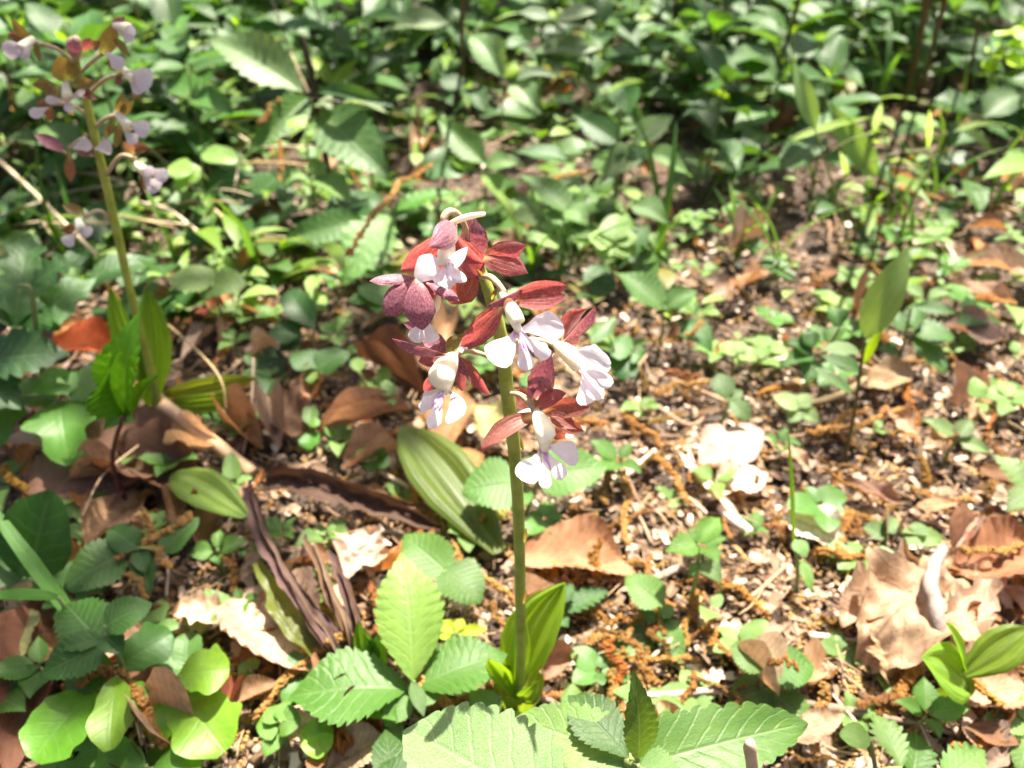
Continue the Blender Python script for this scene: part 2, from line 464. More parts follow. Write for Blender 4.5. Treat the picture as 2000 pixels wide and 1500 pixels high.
SHAPES = {
    'ovate': [leaf_shape('ovate_leaf', 'herb', OV, 12, .16, seed=s, fold=.2 + .06 * s, arch=.08 + .03 * s, wave=.02 + .01 * s, side=.02 * (s - 1)) for s in range(4)],
    'ellip': [leaf_shape('elliptic_leaf', 'herb', OV2, 13, .12, seed=s, fold=.16, arch=.1, wave=.02, side=.03 * (s - 1)) for s in range(3)],
    'crenate': [leaf_shape('crenate_leaf', 'herb', CR, 11, .13, 'cren', seed=s, fold=.15, arch=.07, wave=.03) for s in range(3)],
    'coarse': [leaf_shape('coarse_leaf', 'herb', OV2, 8, .3, seed=s, fold=.15, arch=.1, wave=.035) for s in range(3)],
    'hairy': [leaf_shape('hairy_leaf', 'hairy', CR, 12, .12, 'cren', seed=s, fold=.12, arch=.12, wave=.03, cols=8) for s in range(2)],
    'smooth': [leaf_shape('smooth_leaf', 'smooth', SM, fold=.14, arch=.06, wave=.035, seed=s, amp_edge=.22) for s in range(4)],
    'round': [leaf_shape('round_leaf', 'smooth', RD, rows=14, fold=.15, arch=.06, wave=.02, seed=s, amp_edge=.1) for s in range(3)],
    'lance': [leaf_shape('lance_leaf', 'blade', LA, fold=.12, arch=.09, wave=.015, seed=s) for s in range(3)],
    'pleat': [leaf_shape('pleated_leaf', 'pleat', PL, fold=.2, arch=.06, wave=.01, pleat=.035, seed=s, cols=14) for s in range(3)],
    'lobed': [leaf_shape('lobed_leaf', 'smooth', LB, fold=.1, arch=.06, wave=.03, seed=s, rows=34) for s in range(3)],
    'pinnate': [leaf_shape('pinnate_leaf', 'herb', PN, fold=.1, arch=.1, wave=.03, seed=s, rows=40, amp_edge=.2) for s in range(3)],
    'blade': [leaf_shape('grass_leaf', 'blade', BL, fold=.03, arch=.08 + .05 * s, wave=.0, seed=s, cols=4, rows=16) for s in range(3)],
    'dead_oak': [leaf_shape('dead_oak_leaf', 'dead', OAK, rows=40, fold=.1, arch=.1, wave=.06, crump=.22, curl=.5, seed=s, cols=10, amp_edge=.25) for s in range(4)],
    'dead_ovate': [leaf_shape('dead_ovate_leaf', 'dead', OV2, 14, .08, fold=.1, arch=.06, wave=.05, crump=.11, curl=.15 + .16 * s, seed=s, cols=10) for s in range(4)],
    'dead_crumple': [leaf_shape('crumpled_leaf', 'dead', OAK, rows=64, fold=.05, arch=.12, wave=.06, crump=.21, curl=.5, seed=s + 9, cols=24, amp_edge=.35) for s in range(3)],
    'dead_curl': [leaf_shape('dead_curled_leaf', 'dead', LA, rows=24, fold=.1, arch=.12, wave=.04, crump=.1, curl=1.8 + .3 * s, seed=s, cols=10) for s in range(3)],
}

def frame(base, tip, wpx, roll=0.0, up_mix=0.75, facing=None):
    """matrix that lays a unit leaf from base to tip, as wide as wpx seen from the eye"""
    ax = tip - base; L = ax.length; ax.normalize()
    mid = (base + tip) / 2
    c = (EYE - mid).normalized()
    n = facing if facing is not None else Vector((0, 0, 1)) * up_mix + c * (1 - up_mix)
    n = n - ax * n.dot(ax)
    if n.length < 1e-4: n = UP - ax * UP.dot(ax)
    n.normalize()
    n = Matrix.Rotation(math.radians(roll), 3, ax) @ n
    x = ax.cross(n).normalized()
    s = pxscale(mid)
    px_ax = Vector((ax.dot(RIGHT), ax.dot(UP)))
    if px_ax.length < 1e-3: px_ax = Vector((0, 1))
    px_ax.normalize()
    xs = Vector((x.dot(RIGHT), x.dot(UP)))
    vis = abs(xs.x * px_ax.y - xs.y * px_ax.x)
    w = wpx / s / max(vis, 0.42)
    zs = math.sqrt(w * L)
    R = Matrix((x, ax, n)).transposed().to_4x4()
    return Matrix.Translation(base) @ R @ Matrix.Diagonal((w, L, zs, 1))
# ------------------------------------------------------------------ orchids
SEP = [(0, .17), (.1, .26), (.28, .74), (.5, 1.0), (.7, .97), (.86, .66), (.95, .3), (1, .03)]
SEPW = [(0, .18), (.1, .3), (.3, .8), (.5, 1.0), (.7, .86), (.86, .48), (.95, .18), (1, .02)]
LOBE = [(0, .17), (.18, .24), (.4, .56), (.66, 1.0), (.85, .93), (.95, .62), (1, .2)]
MIDL = [(0, .2), (.35, .36), (.62, .78), (.8, 1.0), (.93, .8), (1, .3)]
STRAP = [(0, .4), (.3, .9), (.6, 1.0), (.85, .7), (1, .15)]
PROF = {'sep': SEP, 'sepw': SEPW, 'lobe': LOBE, 'mid': MIDL, 'strap': STRAP}

A = None
class Orchid:
    def __init__(s, root, label, group=None):
        s.root = root
        s.y = root.y
        s.o = empty('orchid', root)
        tag(s.o, label, 'orchid', group)
        s.fl = None

    def P(s, p):
        return V(p[0], p[1], s.y + (p[2] if len(p) > 2 else 0) * 0.001)

    def flower(s, at):
        s.fl = empty('flower', s.P(at), s.o)
        return s.fl

    def tube(s, name, pts, wpx, mat, parent=None, n=10, steps=None, flat=1.0, col=None):
        P = [s.P(p) for p in pts]
        w = wpx if isinstance(wpx, (list, tuple)) else [wpx, wpx]
        sc = pxscale(P[len(P) // 2])
        mb = MB(); mb.tube(P, [x / 2 / sc for x in w], n, steps, flat=flat)
        return put(name, mb, M[mat], parent or s.fl or s.o, col)

    def petal(s, b, t, w, name='sepal', mat='sepal', prof='sep', roll=0, bend=.08, side=0, cup=.25, twist=0, wave=0, tipcurl=0, rows=20, cols=10, frill=0):
        B, T = s.P(b), s.P(t)
        ax = T - B; L = ax.length; ax.normalize()
        mid = (B + T) / 2
        c = (EYE - mid).normalized()
        n = (c - ax * c.dot(ax)).normalized()
        n = Matrix.Rotation(math.radians(roll), 3, ax) @ n
        W = w * (1.12 if name in ('sepal', 'petal') and s is A else 1.0) / pxscale(mid)
        tt, ww = smooth_prof(PROF[prof])
        mb = MB(); rv, ru = [], []
        off = Vector((b[0] * .13, b[1] * .17, t[0] * .11))
        for i in range(rows + 1):
            v = i / rows
            R = Matrix.Rotation(math.radians(twist * (v - .5)), 3, ax)
            nn = R @ n; xx = ax.cross(nn)
            arc = 4 * v * (1 - v)
            ctr = B + ax * (L * v) + n * (bend * L * arc + tipcurl * L * max(0, v - .7) ** 2 * 6) + ax.cross(n) * (side * L * arc)
            h = float(np.interp(v, tt, ww)) * W / 2
            r1, r2 = [], []
            for j in range(cols + 1):
                u = -1 + 2 * j / cols
                hh = h * (1 + ((0.10 if name != 'lip_lobe' else .2) + frill) * noise.noise(Vector((v * 5, u * 1.5, 0)) + off) * abs(u))
                z = cup * h * (u * u - .3) + wave * h * math.sin(v * 8 + u * 2 + b[0]) + .10 * h * noise.noise(Vector((v * 4, u * 2, 3)) + off)
                r1.append(ctr + xx * (hh * u) + nn * z); r2.append((u * .5 + .5, v))
            rv.append(r1); ru.append(r2)
        mb.grid(rv, ru)
        return put(name, mb, M[mat], s.fl)

    def lobe(s, b, t, w, **k):
        k.setdefault('mat', 'lip'); k.setdefault('prof', 'lobe'); k.setdefault('cup', -.18); k.setdefault('bend', .05)
        return s.petal(b, t, w, name='lip_lobe', **k)

# ---- the orchid in the middle
root = G(1012, 1378, 0)
A = Orchid(root, 'maroon and white orchid in full bloom on one tall green stalk in the centre')
A.fl = None
stalk_pts = [(1012, 1378, 0), (1017, 1290, 0), (1016, 1150, 0), (1013, 1010, 0), (1006, 900, 0), (998, 820, 0), (990, 760, 0), (983, 690, 0), (972, 630, 0), (955, 570, 1), (940, 530, 3), (930, 508, 4)]
A.tube('stem', stalk_pts, [27, 27, 27, 27, 27, 28, 28, 27, 25, 22, 18, 12], 'stalk', n=14, steps=60, col=(1, 1, 1))
# small bracts on the stalk
for p, q, w in (((1024, 1060, -1), (1028, 1030, -2), 8), ((1016, 850, -1), (1022, 880, -2), 7), ((1000, 770, -2), (1016, 760, -3), 8), ((1022, 1180, -2), (1030, 1150, -4), 6), ((960, 585, -2), (972, 560, -4), 9), ((946, 545, -1), (930, 525, -3), 8), ((988, 716, -3), (970, 700, -6), 8)):
    A.fl = A.o
    A.petal(p, q, w, name='bract', mat='sepal_olive', cup=.6)
A.fl = None

def face(pt): return pt

# F1 the top flower
A.flower((868, 480, -4))
A.tube('pedicel', [(930, 510, 4), (918, 470, 8), (900, 426, 6), (880, 413, 3), (867, 424, 1), (868, 444, 0)], [10, 10, 13, 15, 15, 13], 'pedicel')
A.tube('spur', [(872, 440, -3), (900, 428, -5), (925, 421, -5), (948, 418, -5)], [9, 14, 13, 8], 'spur', flat=.8)
A.petal((892, 440, -3), (838, 482, -19), 50, mat='sepal_back', prof='sepw', roll=-12, bend=.12, cup=-.3)
A.petal((868, 452, 0), (783, 527, -3), 56, mat='sepal', prof='sepw', roll=-25, bend=.05, side=-.07)
A.petal((872, 470, 2), (824, 572, 3), 56, name='petal', mat='sepal', prof='sepw', roll=10, bend=-.05)
A.petal((882, 444, -1), (944, 514, -5), 34, mat='sepal', roll=38, side=.08, cup=.6)
A.petal((886, 462, 0), (937, 547, 1), 52, name='petal', mat='sepal', prof='sepw', roll=-15)
A.petal((922, 418, 9), (932, 506, 9), 50, mat='sepal_back', prof='sepw', roll=15, bend=.12, cup=-.3)
A.petal((925, 500, 6), (880, 594, 4), 80, mat='sepal_rust', prof='sepw', roll=10, cup=.35)
A.tube('column', [(880, 455, -4), (876, 478, -9), (872, 500, -12), (872, 516, -13)], [16, 32, 40, 38], 'column', n=14, flat=.65)
A.lobe((876, 532, -10), (818, 503, -17), 60, roll=-18, side=-.14, cup=.25)
A.lobe((880, 535, -10), (913, 482, -16), 32, roll=25, side=-.12, cup=.4, mat='lip', prof='sep')
A.lobe((872, 512, -12), (863, 560, -20), 44, prof='mid', cup=-.5, wave=.25, frill=.35)
A.lobe((880, 512, -12), (892, 554, -19), 42, prof='mid', cup=-.5, wave=.25, frill=.35)
A.lobe((876, 512, -14), (881, 548, -19), 12, prof='strap', cup=-.8)

# F2 the mauve flower seen from behind, left
A.flower((815, 560, -4))
A.tube('pedicel', [(930, 515, 3), (880, 535, 4), (845, 540, 1), (818, 545, -3)], [9, 10, 11, 14], 'pedicel')
A.petal((816, 541, -3), (722, 549, -8), 24, mat='sepal_back', roll=35, side=-.05, cup=-.3)
A.petal((812, 542, -4), (752, 616, -12), 50, mat='sepal_back', prof='sep', roll=-10, bend=.1, cup=-.3)
A.petal((812, 540, -6), (826, 645, -15), 54, mat='sepal_back', prof='sep', roll=8, bend=.12, cup=-.35)
A.petal((832, 552, -2), (897, 588, -6), 24, mat='sepal_back', roll=-30, cup=-.4)
A.petal((826, 535, 1), (850, 580, 2), 44, name='petal', mat='sepal', prof='sepw', roll=-20)
A.tube('spur', [(842, 620, 0), (853, 600, -1), (857, 578, -1)], [8, 13, 9], 'column', flat=.8)
A.lobe((828, 622, -5), (808, 668, -9), 34, mat='lip_plain', roll=-10)
A.lobe((834, 622, -4), (843, 670, -6), 34, mat='lip_plain', roll=15)
A.petal((818, 640, 2), (789, 631, 0), 14, mat='sepal_back')
A.lobe((905, 560, 12), (922, 578, 12), 26, mat='lip_plain')

# F3 the flower turned away, upper right
A.flower((950, 508, 4))
A.tube('pedicel', [(938, 545, 2), (934, 525, 2), (938, 508, 3), (950, 502, 4)], [11, 12, 10, 8], 'pedicel')
A.petal((938, 503, 3), (1026, 479, 0), 37, mat='sepal', prof='sep', roll=12, bend=.12, cup=-.2)
A.petal((938, 506, 1), (1031, 534, -3), 46, mat='sepal', prof='sepw', roll=-12, bend=.12, cup=-.2, side=-.06)
A.petal((945, 505, 5), (1000, 520, 6), 30, name='petal', mat='sepal', roll=20)

# F4 the front flower
A.flower((1000, 600, -10))
A.tube('pedicel', [(938, 541, 0), (955, 540, -3), (970, 552, -6), (985, 572, -8)], [11, 13, 14, 13], 'pedicel')
A.petal((1022, 562, -6), (952, 596, -17), 26, mat='sepal_back', roll=-55, bend=.12, cup=.6, side=.1)
A.petal((990, 582, -8), (1108, 558, -9), 35, mat='sepal', roll=18, bend=.08, side=-.05)
A.petal((990, 584, -9), (1107, 580, -12), 36, name='petal', mat='sepal', roll=-15, bend=.06, side=.06, tipcurl=.1)
A.petal((985, 588, -9), (900, 676, -12), 40, mat='sepal', prof='sep', roll=-12, bend=.07, side=-.06)
A.petal((984, 590, -5), (914, 682, -6), 38, name='petal', mat='sepal', roll=25, bend=.03, side=.03)
A.tube('column', [(982, 576, -8), (992, 590, -12), (1004, 614, -17), (1012, 630, -19)], [20, 32, 44, 40], 'column', n=16, flat=.7)
A.tube('column', [(1002, 618, -17), (1008, 634, -19), (1016, 650, -20)], [30, 24, 18], 'column', n=12, flat=.6)
A.lobe((1008, 646, -19), (958, 706, -30), 60, roll=-8, side=-.06, cup=-.15)
A.lobe((1016, 646, -19), (1101, 640, -26), 60, roll=14, side=-.06, cup=-.15)
A.lobe((1013, 650, -20), (1031, 723, -28), 36, prof='mid', roll=-10, cup=-.25)
A.lobe((1017, 650, -20), (1073, 697, -26), 34, prof='mid', roll=15, cup=-.25, frill=.3)
for q in ((1030, 690, -27), (1041, 688, -27), (1021, 686, -26)):
    A.lobe((1016, 650, -21.5), q, 8, prof='strap', cup=-1.0, mat='ridge')

# F5 lower left flower
A.flower((880, 700, -8))
A.tube('pedicel', [(979, 712, 1), (950, 695, -2), (925, 687, -4), (905, 686, -6), (892, 692, -8)], [9, 9, 9, 10, 12], 'pedicel')
A.petal((874, 694, -5), (904, 652, -4), 27, name='bract', mat='sepal_olive', prof='sepw', roll=20, cup=-.6, side=-.1)
A.petal((889, 697, -6), (913, 664, -8), 13, name='bract', mat='lip_plain', cup=-.5)
A.petal((874, 692, -9), (765, 661, -16), 24, mat='sepal_back', roll=-45, cup=.7, side=.03)
A.petal((872, 696, -6), (817, 706, -7), 32, mat='sepal', prof='sepw', roll=10)
A.petal((876, 692, -2), (822, 652, 0), 38, name='petal', mat='sepal_back', prof='sepw', roll=10)
A.petal((890, 692, -6), (956, 773, -13), 24, mat='sepal', roll=20, cup=.5, twist=70, side=-.05, tipcurl=-.15)
A.petal((893, 690, -8), (917, 734, -11), 22, name='petal', mat='sepal_back', roll=35, cup=.7)
A.petal((888, 705, -3), (904, 764, -4), 19, mat='sepal', roll=-20)
A.petal((862, 722, 1), (830, 768, 2), 22, mat='sepal', roll=15)
A.tube('column', [(884, 694, -9), (872, 712, -14), (862, 735, -18), (858, 748, -18)], [24, 50, 58, 50], 'column', n=16, flat=.65)
A.tube('column', [(872, 730, -16), (868, 755, -19), (864, 768, -20)], [38, 30, 22], 'column', n=12, flat=.6)
A.lobe((872, 762, -19), (880, 826, -32), 42, roll=12, side=-.2, cup=-.2)
A.lobe((866, 764, -20), (842, 837, -32), 32, prof='mid', roll=-5, cup=-.25, frill=.2)
A.lobe((864, 762, -19), (820, 800, -26), 32, roll=-25, cup=-.25, frill=.3)
A.lobe((862, 756, -17), (829, 782, -19), 26, roll=-20)
for q in ((850, 800, -27), (842, 795, -26), (858, 798, -27)):
    A.lobe((866, 764, -21.5), q, 8, prof='strap', cup=-1.0, mat='ridge')

# F6 right flower, blazing in the sun
A.flower((1105, 675, -6))
A.tube('pedicel', [(983, 672, 2), (1020, 664, 0), (1050, 664, -2), (1078, 672, -4), (1092, 682, -6)], [9, 10, 11, 11, 13], 'pedicel')
A.petal((1096, 668, -5), (1163, 599, -6), 25, mat='sepal_back', roll=35, cup=.6, side=.03)
A.petal((1098, 666, -3), (1147, 603, -2), 30, mat='sepal', prof='sepw', roll=-25, side=-.12, cup=.4)
A.petal((1100, 668, 0), (1134, 653, 1), 28, name='petal', mat='sepal_rust', prof='sepw')
A.petal((1082, 690, -3), (1035, 779, -6), 26, mat='sepal_back', roll=35, cup=.7)
A.tube('column', [(1088, 674, -7), (1102, 684, -12), (1122, 700, -17), (1132, 712, -18)], [24, 44, 54, 50], 'column', n=16, flat=.7)
A.lobe((1118, 690, -15), (1193, 714, -36), 50, mat='lip_plain', roll=20, side=-.05, frill=.2)
A.lobe((1128, 706, -17), (1195, 752, -40), 32, mat='lip_plain', prof='mid', roll=10, frill=.2)
A.lobe((1128, 710, -17), (1174, 780, -38), 32, mat='lip', prof='mid', roll=-5, frill=.2)
A.lobe((1122, 708, -16), (1140, 791, -36), 46, mat='lip', roll=-15, side=-.16)

# F7 lowest flower
A.flower((1055, 810, -10))
A.tube('pedicel', [(995, 768, -2), (1012, 770, -4), (1030, 782, -7), (1043, 802, -10)], [8, 11, 13, 12], 'pedicel')
A.petal((1050, 782, -5), (1078, 695, -8), 52, mat='sepal_back', prof='sepw', roll=-15, cup=.3, bend=.1)
A.petal((1043, 806, -10), (1106, 768, -14), 32, mat='sepal', prof='sep', roll=-30, cup=.3, side=-.05)
A.petal((1058, 806, -9), (1153, 794, -12), 36, mat='sepal_rust', prof='sep', roll=10, side=-.05)
A.petal((1060, 812, -12), (1126, 838, -15), 30, name='petal', mat='sepal_rust', prof='sepw', roll=-10, side=-.08)
A.petal((1075, 818, -8), (1141, 842, -9), 28, mat='sepal_rust', prof='sepw', roll=10)
A.petal((1080, 830, -5), (1098, 858, -5), 24, name='petal', mat='sepal_rust', prof='sepw')
A.petal((1046, 812, -11), (940, 882, -22), 36, mat='sepal_rust', prof='strap', roll=25, cup=.35, side=.06, twist=30)
A.petal((1040, 804, 0), (1002, 755, 4), 36, name='petal', mat='sepal_rust', prof='sepw')
A.tube('spur', [(1044, 800, -4), (1026, 806, -6), (1008, 812, -6)], [10, 13, 8], 'spur')
A.tube('column', [(1052, 804, -11), (1056, 820, -16), (1064, 842, -21), (1070, 856, -22)], [22, 38, 48, 42], 'column', n=16, flat=.7)
A.tube('column', [(1060, 845, -21), (1062, 865, -23), (1064, 884, -24)], [32, 25, 18], 'column', n=12, flat=.6)
A.lobe((1056, 876, -23), (1014, 934, -36), 52, roll=-10, side=-.1)
A.lobe((1066, 874, -23), (1129, 897, -33), 46, roll=15, side=-.08)
A.lobe((1062, 882, -24), (1065, 953, -38), 27, prof='mid', roll=-8, cup=-.35)
A.lobe((1066, 882, -24), (1102, 933, -37), 31, prof='mid', roll=12, cup=-.3)
for q in ((1066, 920, -31), (1076, 918, -31)):
    A.lobe((1064, 884, -25.5), q, 9, prof='strap', cup=-1.0, mat='ridge')

# foot of the orchid: leaves and the funnel of sheaths
def fan_leaf(orc, b, t, w, roll=0, bend=.05, mat='pleat', col=(.2, .32, .03), side=0, cup=.3, twist=0, name='leaf', pleat=.05, prof=PL):
    B, T = orc.P(b), orc.P(t)
    ax = T - B; L = ax.length; ax.normalize()
    mid = (B + T) / 2
    c = (EYE - mid).normalized()
    n = Matrix.Rotation(math.radians(roll), 3, ax) @ (c - ax * c.dot(ax)).normalized()
    W = w / pxscale(mid)
    tt, ww = smooth_prof(prof)
    mb = MB(); rv, ru = [], []
    for i in range(29):
        v = i / 28
        R = Matrix.Rotation(math.radians(twist * v), 3, ax)
        nn = R @ n; xx = ax.cross(nn)
        ctr = B + ax * (L * v) + n * (bend * L * 4 * v * (1 - v)) + ax.cross(n) * (side * L * 4 * v * (1 - v))
        h = float(np.interp(v, tt, ww)) * W / 2
        a, b2 = [], []
        for j in range(21):
            u = -1 + j / 10
            a.append(ctr + xx * (h * u) + nn * (cup * h * abs(u) ** 1.6 + pleat * W * math.cos(u * math.pi * 3.2)))
            b2.append((u * .5 + .5, v))
        rv.append(a); ru.append(b2)
    mb.grid(rv, ru)
    return put(name, mb, M[mat], orc.o, col)

fan_leaf(A, (1006, 1355, 4), (1103, 1139, 22), 104, roll=-10, side=-.06, cup=.4, col=(.21, .34, .03))
fan_leaf(A, (1002, 1352, 3), (1010, 1180, 12), 44, roll=30, cup=.5, col=(.19, .31, .03))
fan_leaf(A, (1006, 1362, -3), (953, 1287, -8), 42, roll=-25, cup=.7, bend=-.1, col=(.2, .33, .03), pleat=.02)
fan_leaf(A, (1018, 1360, -6), (1052, 1330, -9), 34, roll=20, cup=.6, bend=.15, col=(.2, .33, .03), pleat=.03)
fan_leaf(A, (1020, 1345, -5), (1036, 1308, -5), 12, roll=40, cup=.6, col=(.3, .34, .12), twist=90, pleat=0)
mb = MB()
cR = A.P((1012, 1395)); cT = A.P((1013, 1342))
ringsv, ringsu = [], []
for i in range(7):
    t = i / 6
    c0 = Vector((A.y * 0 + cR.x + (cT.x - cR.x) * t, A.y, -.004 + (cT.z + .006) * t))
    rr = .0062 + .0052 * t ** 1.3
    ringsv.append([c0 + Vector((math.cos(a) * rr, math.sin(a) * rr * .8, t * .004 * math.sin(a * 3 + 1))) for a in [2 * math.pi * j / 20 for j in range(21)]])
    ringsu.append([(j / 20, t) for j in range(21)])
mb.grid(ringsv, ringsu)
put('sheath', mb, M['pleat'], A.o, (.17, .24, .05))

# ---- the second orchid, behind on the left, out of focus
root2 = G(312, 845, 0)
B2 = Orchid(root2, 'blurred greenish orchid in bloom on a leaning stalk at the left edge')
B2.tube('stem', [(312, 845, 0), (298, 740, 0), (272, 640, 0), (252, 560, 0), (228, 450, 0), (205, 350, 0), (186, 270, 0), (168, 195, 0), (155, 150, 0), (149, 105, 0)],
        [22, 20, 18, 17, 17, 17, 16, 15, 12, 9], 'stalk', n=12, steps=50, col=(1.2, 1.15, 1))
B2.flower((148, 88, -2))
B2.tube('bud', [(150, 120, 0), (146, 98, -2), (146, 84, -3), (152, 73, -3)], [9, 28, 31, 12], 'pedicel', n=12)
B2.petal((146, 112, -5), (143, 76, -8), 26, name='sepal', mat='sepal_back', prof='sepw', cup=-.6, bend=.1)
B2.petal((160, 100, -2), (178, 75, -2), 18, name='sepal', mat='sepal', prof='sep', cup=-.3)

def back_flower(at, olive, lobes, col=None, ped=None):
    B2.flower(at)
    if ped: B2.tube('pedicel', ped, [7, 8, 9], 'pedicel')
    for b, t, w, m in olive:
        B2.petal((*b, -3), (*t, -8 + rnd.uniform(-4, 4)), w, mat=m, prof='sepw', roll=rnd.uniform(-15, 15), rows=12, cols=6)
    for b, t, w in lobes:
        B2.lobe((*b, -10), (*t, -15), w, mat='lip_dull', rows=12, cols=6)
    if col:
        B2.tube('column', [(*col[0], -5), (*col[1], -12)], [14, 22], 'column')

O, R_ = 'sepal_olive', 'sepal_brown'
back_flower((62, 85, -5), [((65, 95), (20, 34), 20, O), ((55, 80), (15, 66), 22, R_), ((68, 80), (78, 122), 12, O)], [((60, 90), (5, 100), 34), ((62, 88), (40, 112), 24)], ((65, 75), (40, 95)), [(150, 125, 0), (110, 95, -2), (68, 82, -5)])
back_flower((128, 165, -5), [((138, 162), (112, 108), 50, O), ((112, 166), (62, 166), 22, O), ((140, 168), (192, 160), 26, O), ((115, 165), (92, 195), 30, O), ((150, 175), (190, 195), 22, R_)],
            [((128, 195), (88, 196), 16), ((132, 197), (165, 176), 12), ((130, 195), (138, 218), 20)], ((128, 160), (132, 190)), [(160, 165, 0), (148, 162, -1), (135, 160, -4)])
back_flower((212, 100, -5), [((198, 112), (222, 42), 34, O), ((222, 70), (254, 112), 16, O), ((180, 95), (196, 80), 20, R_), ((225, 55), (244, 33), 20, 'sepal_back')],
            [((205, 100), (240, 132), 28), ((225, 55), (264, 70), 34)], ((225, 50), (250, 55)), [(160, 140, 0), (180, 120, -2), (200, 105, -4)])
back_flower((250, 150, -5), [((232, 140), (210, 110), 20, O), ((240, 150), (225, 165), 18, R_)], [((245, 140), (298, 160), 46), ((250, 150), (280, 180), 30)], ((240, 135), (262, 155)), [(172, 185, 0), (205, 155, -3), (240, 145, -5)])
back_flower((228, 225, -5), [((230, 225), (240, 180), 22, O), ((232, 225), (262, 195), 18, O), ((225, 230), (205, 272), 18, O), ((235, 232), (225, 290), 16, O)],
            [((245, 240), (292, 255), 34), ((240, 250), (266, 280), 24)], ((228, 220), (252, 248)), [(185, 250, 0), (205, 232, -2), (228, 225, -4)])
back_flower((130, 290, -5), [((130, 298), (66, 262), 26, 'sepal_back'), ((136, 295), (138, 356), 20, R_), ((150, 290), (185, 305), 24, R_)], [((142, 290), (178, 280), 26), ((185, 290), (218, 285), 30)], None, [(196, 300, 0), (165, 272, -3), (135, 290, -4)])
back_flower((275, 320, -5), [((262, 300), (240, 275), 20, R_), ((275, 320), (285, 372), 12, R_), ((255, 290), (292, 288), 22, R_)], [((268, 325), (300, 340), 26), ((288, 330), (328, 348), 28), ((280, 345), (310, 372), 34)], ((265, 322), (285, 335)), [(205, 345, 0), (235, 305, -3), (265, 310, -4)])
back_flower((150, 435, -5), [((168, 420), (122, 400), 24, O), ((150, 445), (118, 450), 20, R_)], [((150, 440), (178, 458), 26), ((150, 455), (125, 478), 26)], ((152, 430), (160, 450)), [(222, 440, 0), (195, 412, -3), (165, 425, -4)])
back_flower((80, 215, -3), [((100, 200), (72, 205), 16, R_), ((100, 205), (95, 235), 18, R_)], [((95, 210), (58, 225), 22)], None, [(175, 230, 0), (140, 205, -1), (100, 202, -2)])
B2.fl = None
fan_leaf(B2, (292, 800, 5), (285, 560, 18), 70, roll=25, col=(.16, .28, .04), cup=.5)
fan_leaf(B2, (286, 760, 2), (215, 560, 12), 46, roll=-20, col=(.2, .34, .04), cup=.5)
fan_leaf(B2, (318, 770, 5), (500, 738, 10), 44, roll=10, col=(.33, .36, .04), cup=.2)
fan_leaf(B2, (318, 790, 0), (480, 775, 4), 50, roll=40, col=(.2, .3, .06), cup=.2)
# ------------------------------------------------------------------ ground
def ground_z(x, y):
    p = Vector((x, y, 0))
    return 0.010 * noise.noise(p * 9) + 0.005 * noise.noise(p * 31) + 0.0022 * noise.noise(p * 95) - 0.004

def graded(lo, hi, step, far, k=1.32):
    a = list(np.arange(lo, hi, step))
    s = step; x = hi
    while x < far: a.append(x); s *= k; x += s
    s = step; x = lo - step
    b = []
    while x > -far: b.append(x); s *= k; x -= s
    return b[::-1] + a

xs, ys = graded(-1.1, 1.1, .0085, 160), graded(.05, 1.5, .0085, 160)
mb = MB()
for y in ys:
    for x in xs:
        near = max(0, 1 - max(abs(x) - 1.1, abs(y - .8) - .8, 0) / 3)
        mb.v.append((x, y, ground_z(x, y) * near - .002)); mb.uv.append((x, y))
nx = len(xs)
mb.f = [(i * nx + j, i * nx + j + 1, (i + 1) * nx + j + 1, (i + 1) * nx + j) for i in range(len(ys) - 1) for j in range(nx - 1)]
gr = put('ground', mb, M['soil'], origin=(0, 0, 0)); tag(gr, 'dark crumbly forest soil under the leaf litter', kind='structure')

# crumbs of soil, bark and seed husks: nobody could count them
ph = (1 + 5 ** .5) / 2
ICO_V = np.array([(-1, ph, 0), (1, ph, 0), (-1, -ph, 0), (1, -ph, 0), (0, -1, ph), (0, 1, ph), (0, -1, -ph), (0, 1, -ph), (ph, 0, -1), (ph, 0, 1), (-ph, 0, -1), (-ph, 0, 1)]) / 1.9
ICO_F = np.array([(0, 11, 5), (0, 5, 1), (0, 1, 7), (0, 7, 10), (0, 10, 11), (1, 5, 9), (5, 11, 4), (11, 10, 2), (10, 7, 6), (7, 1, 8), (3, 9, 4), (3, 4, 2), (3, 2, 6), (3, 6, 8), (3, 8, 9), (4, 9, 5), (2, 4, 11), (6, 2, 10), (8, 6, 7), (9, 8, 1)])

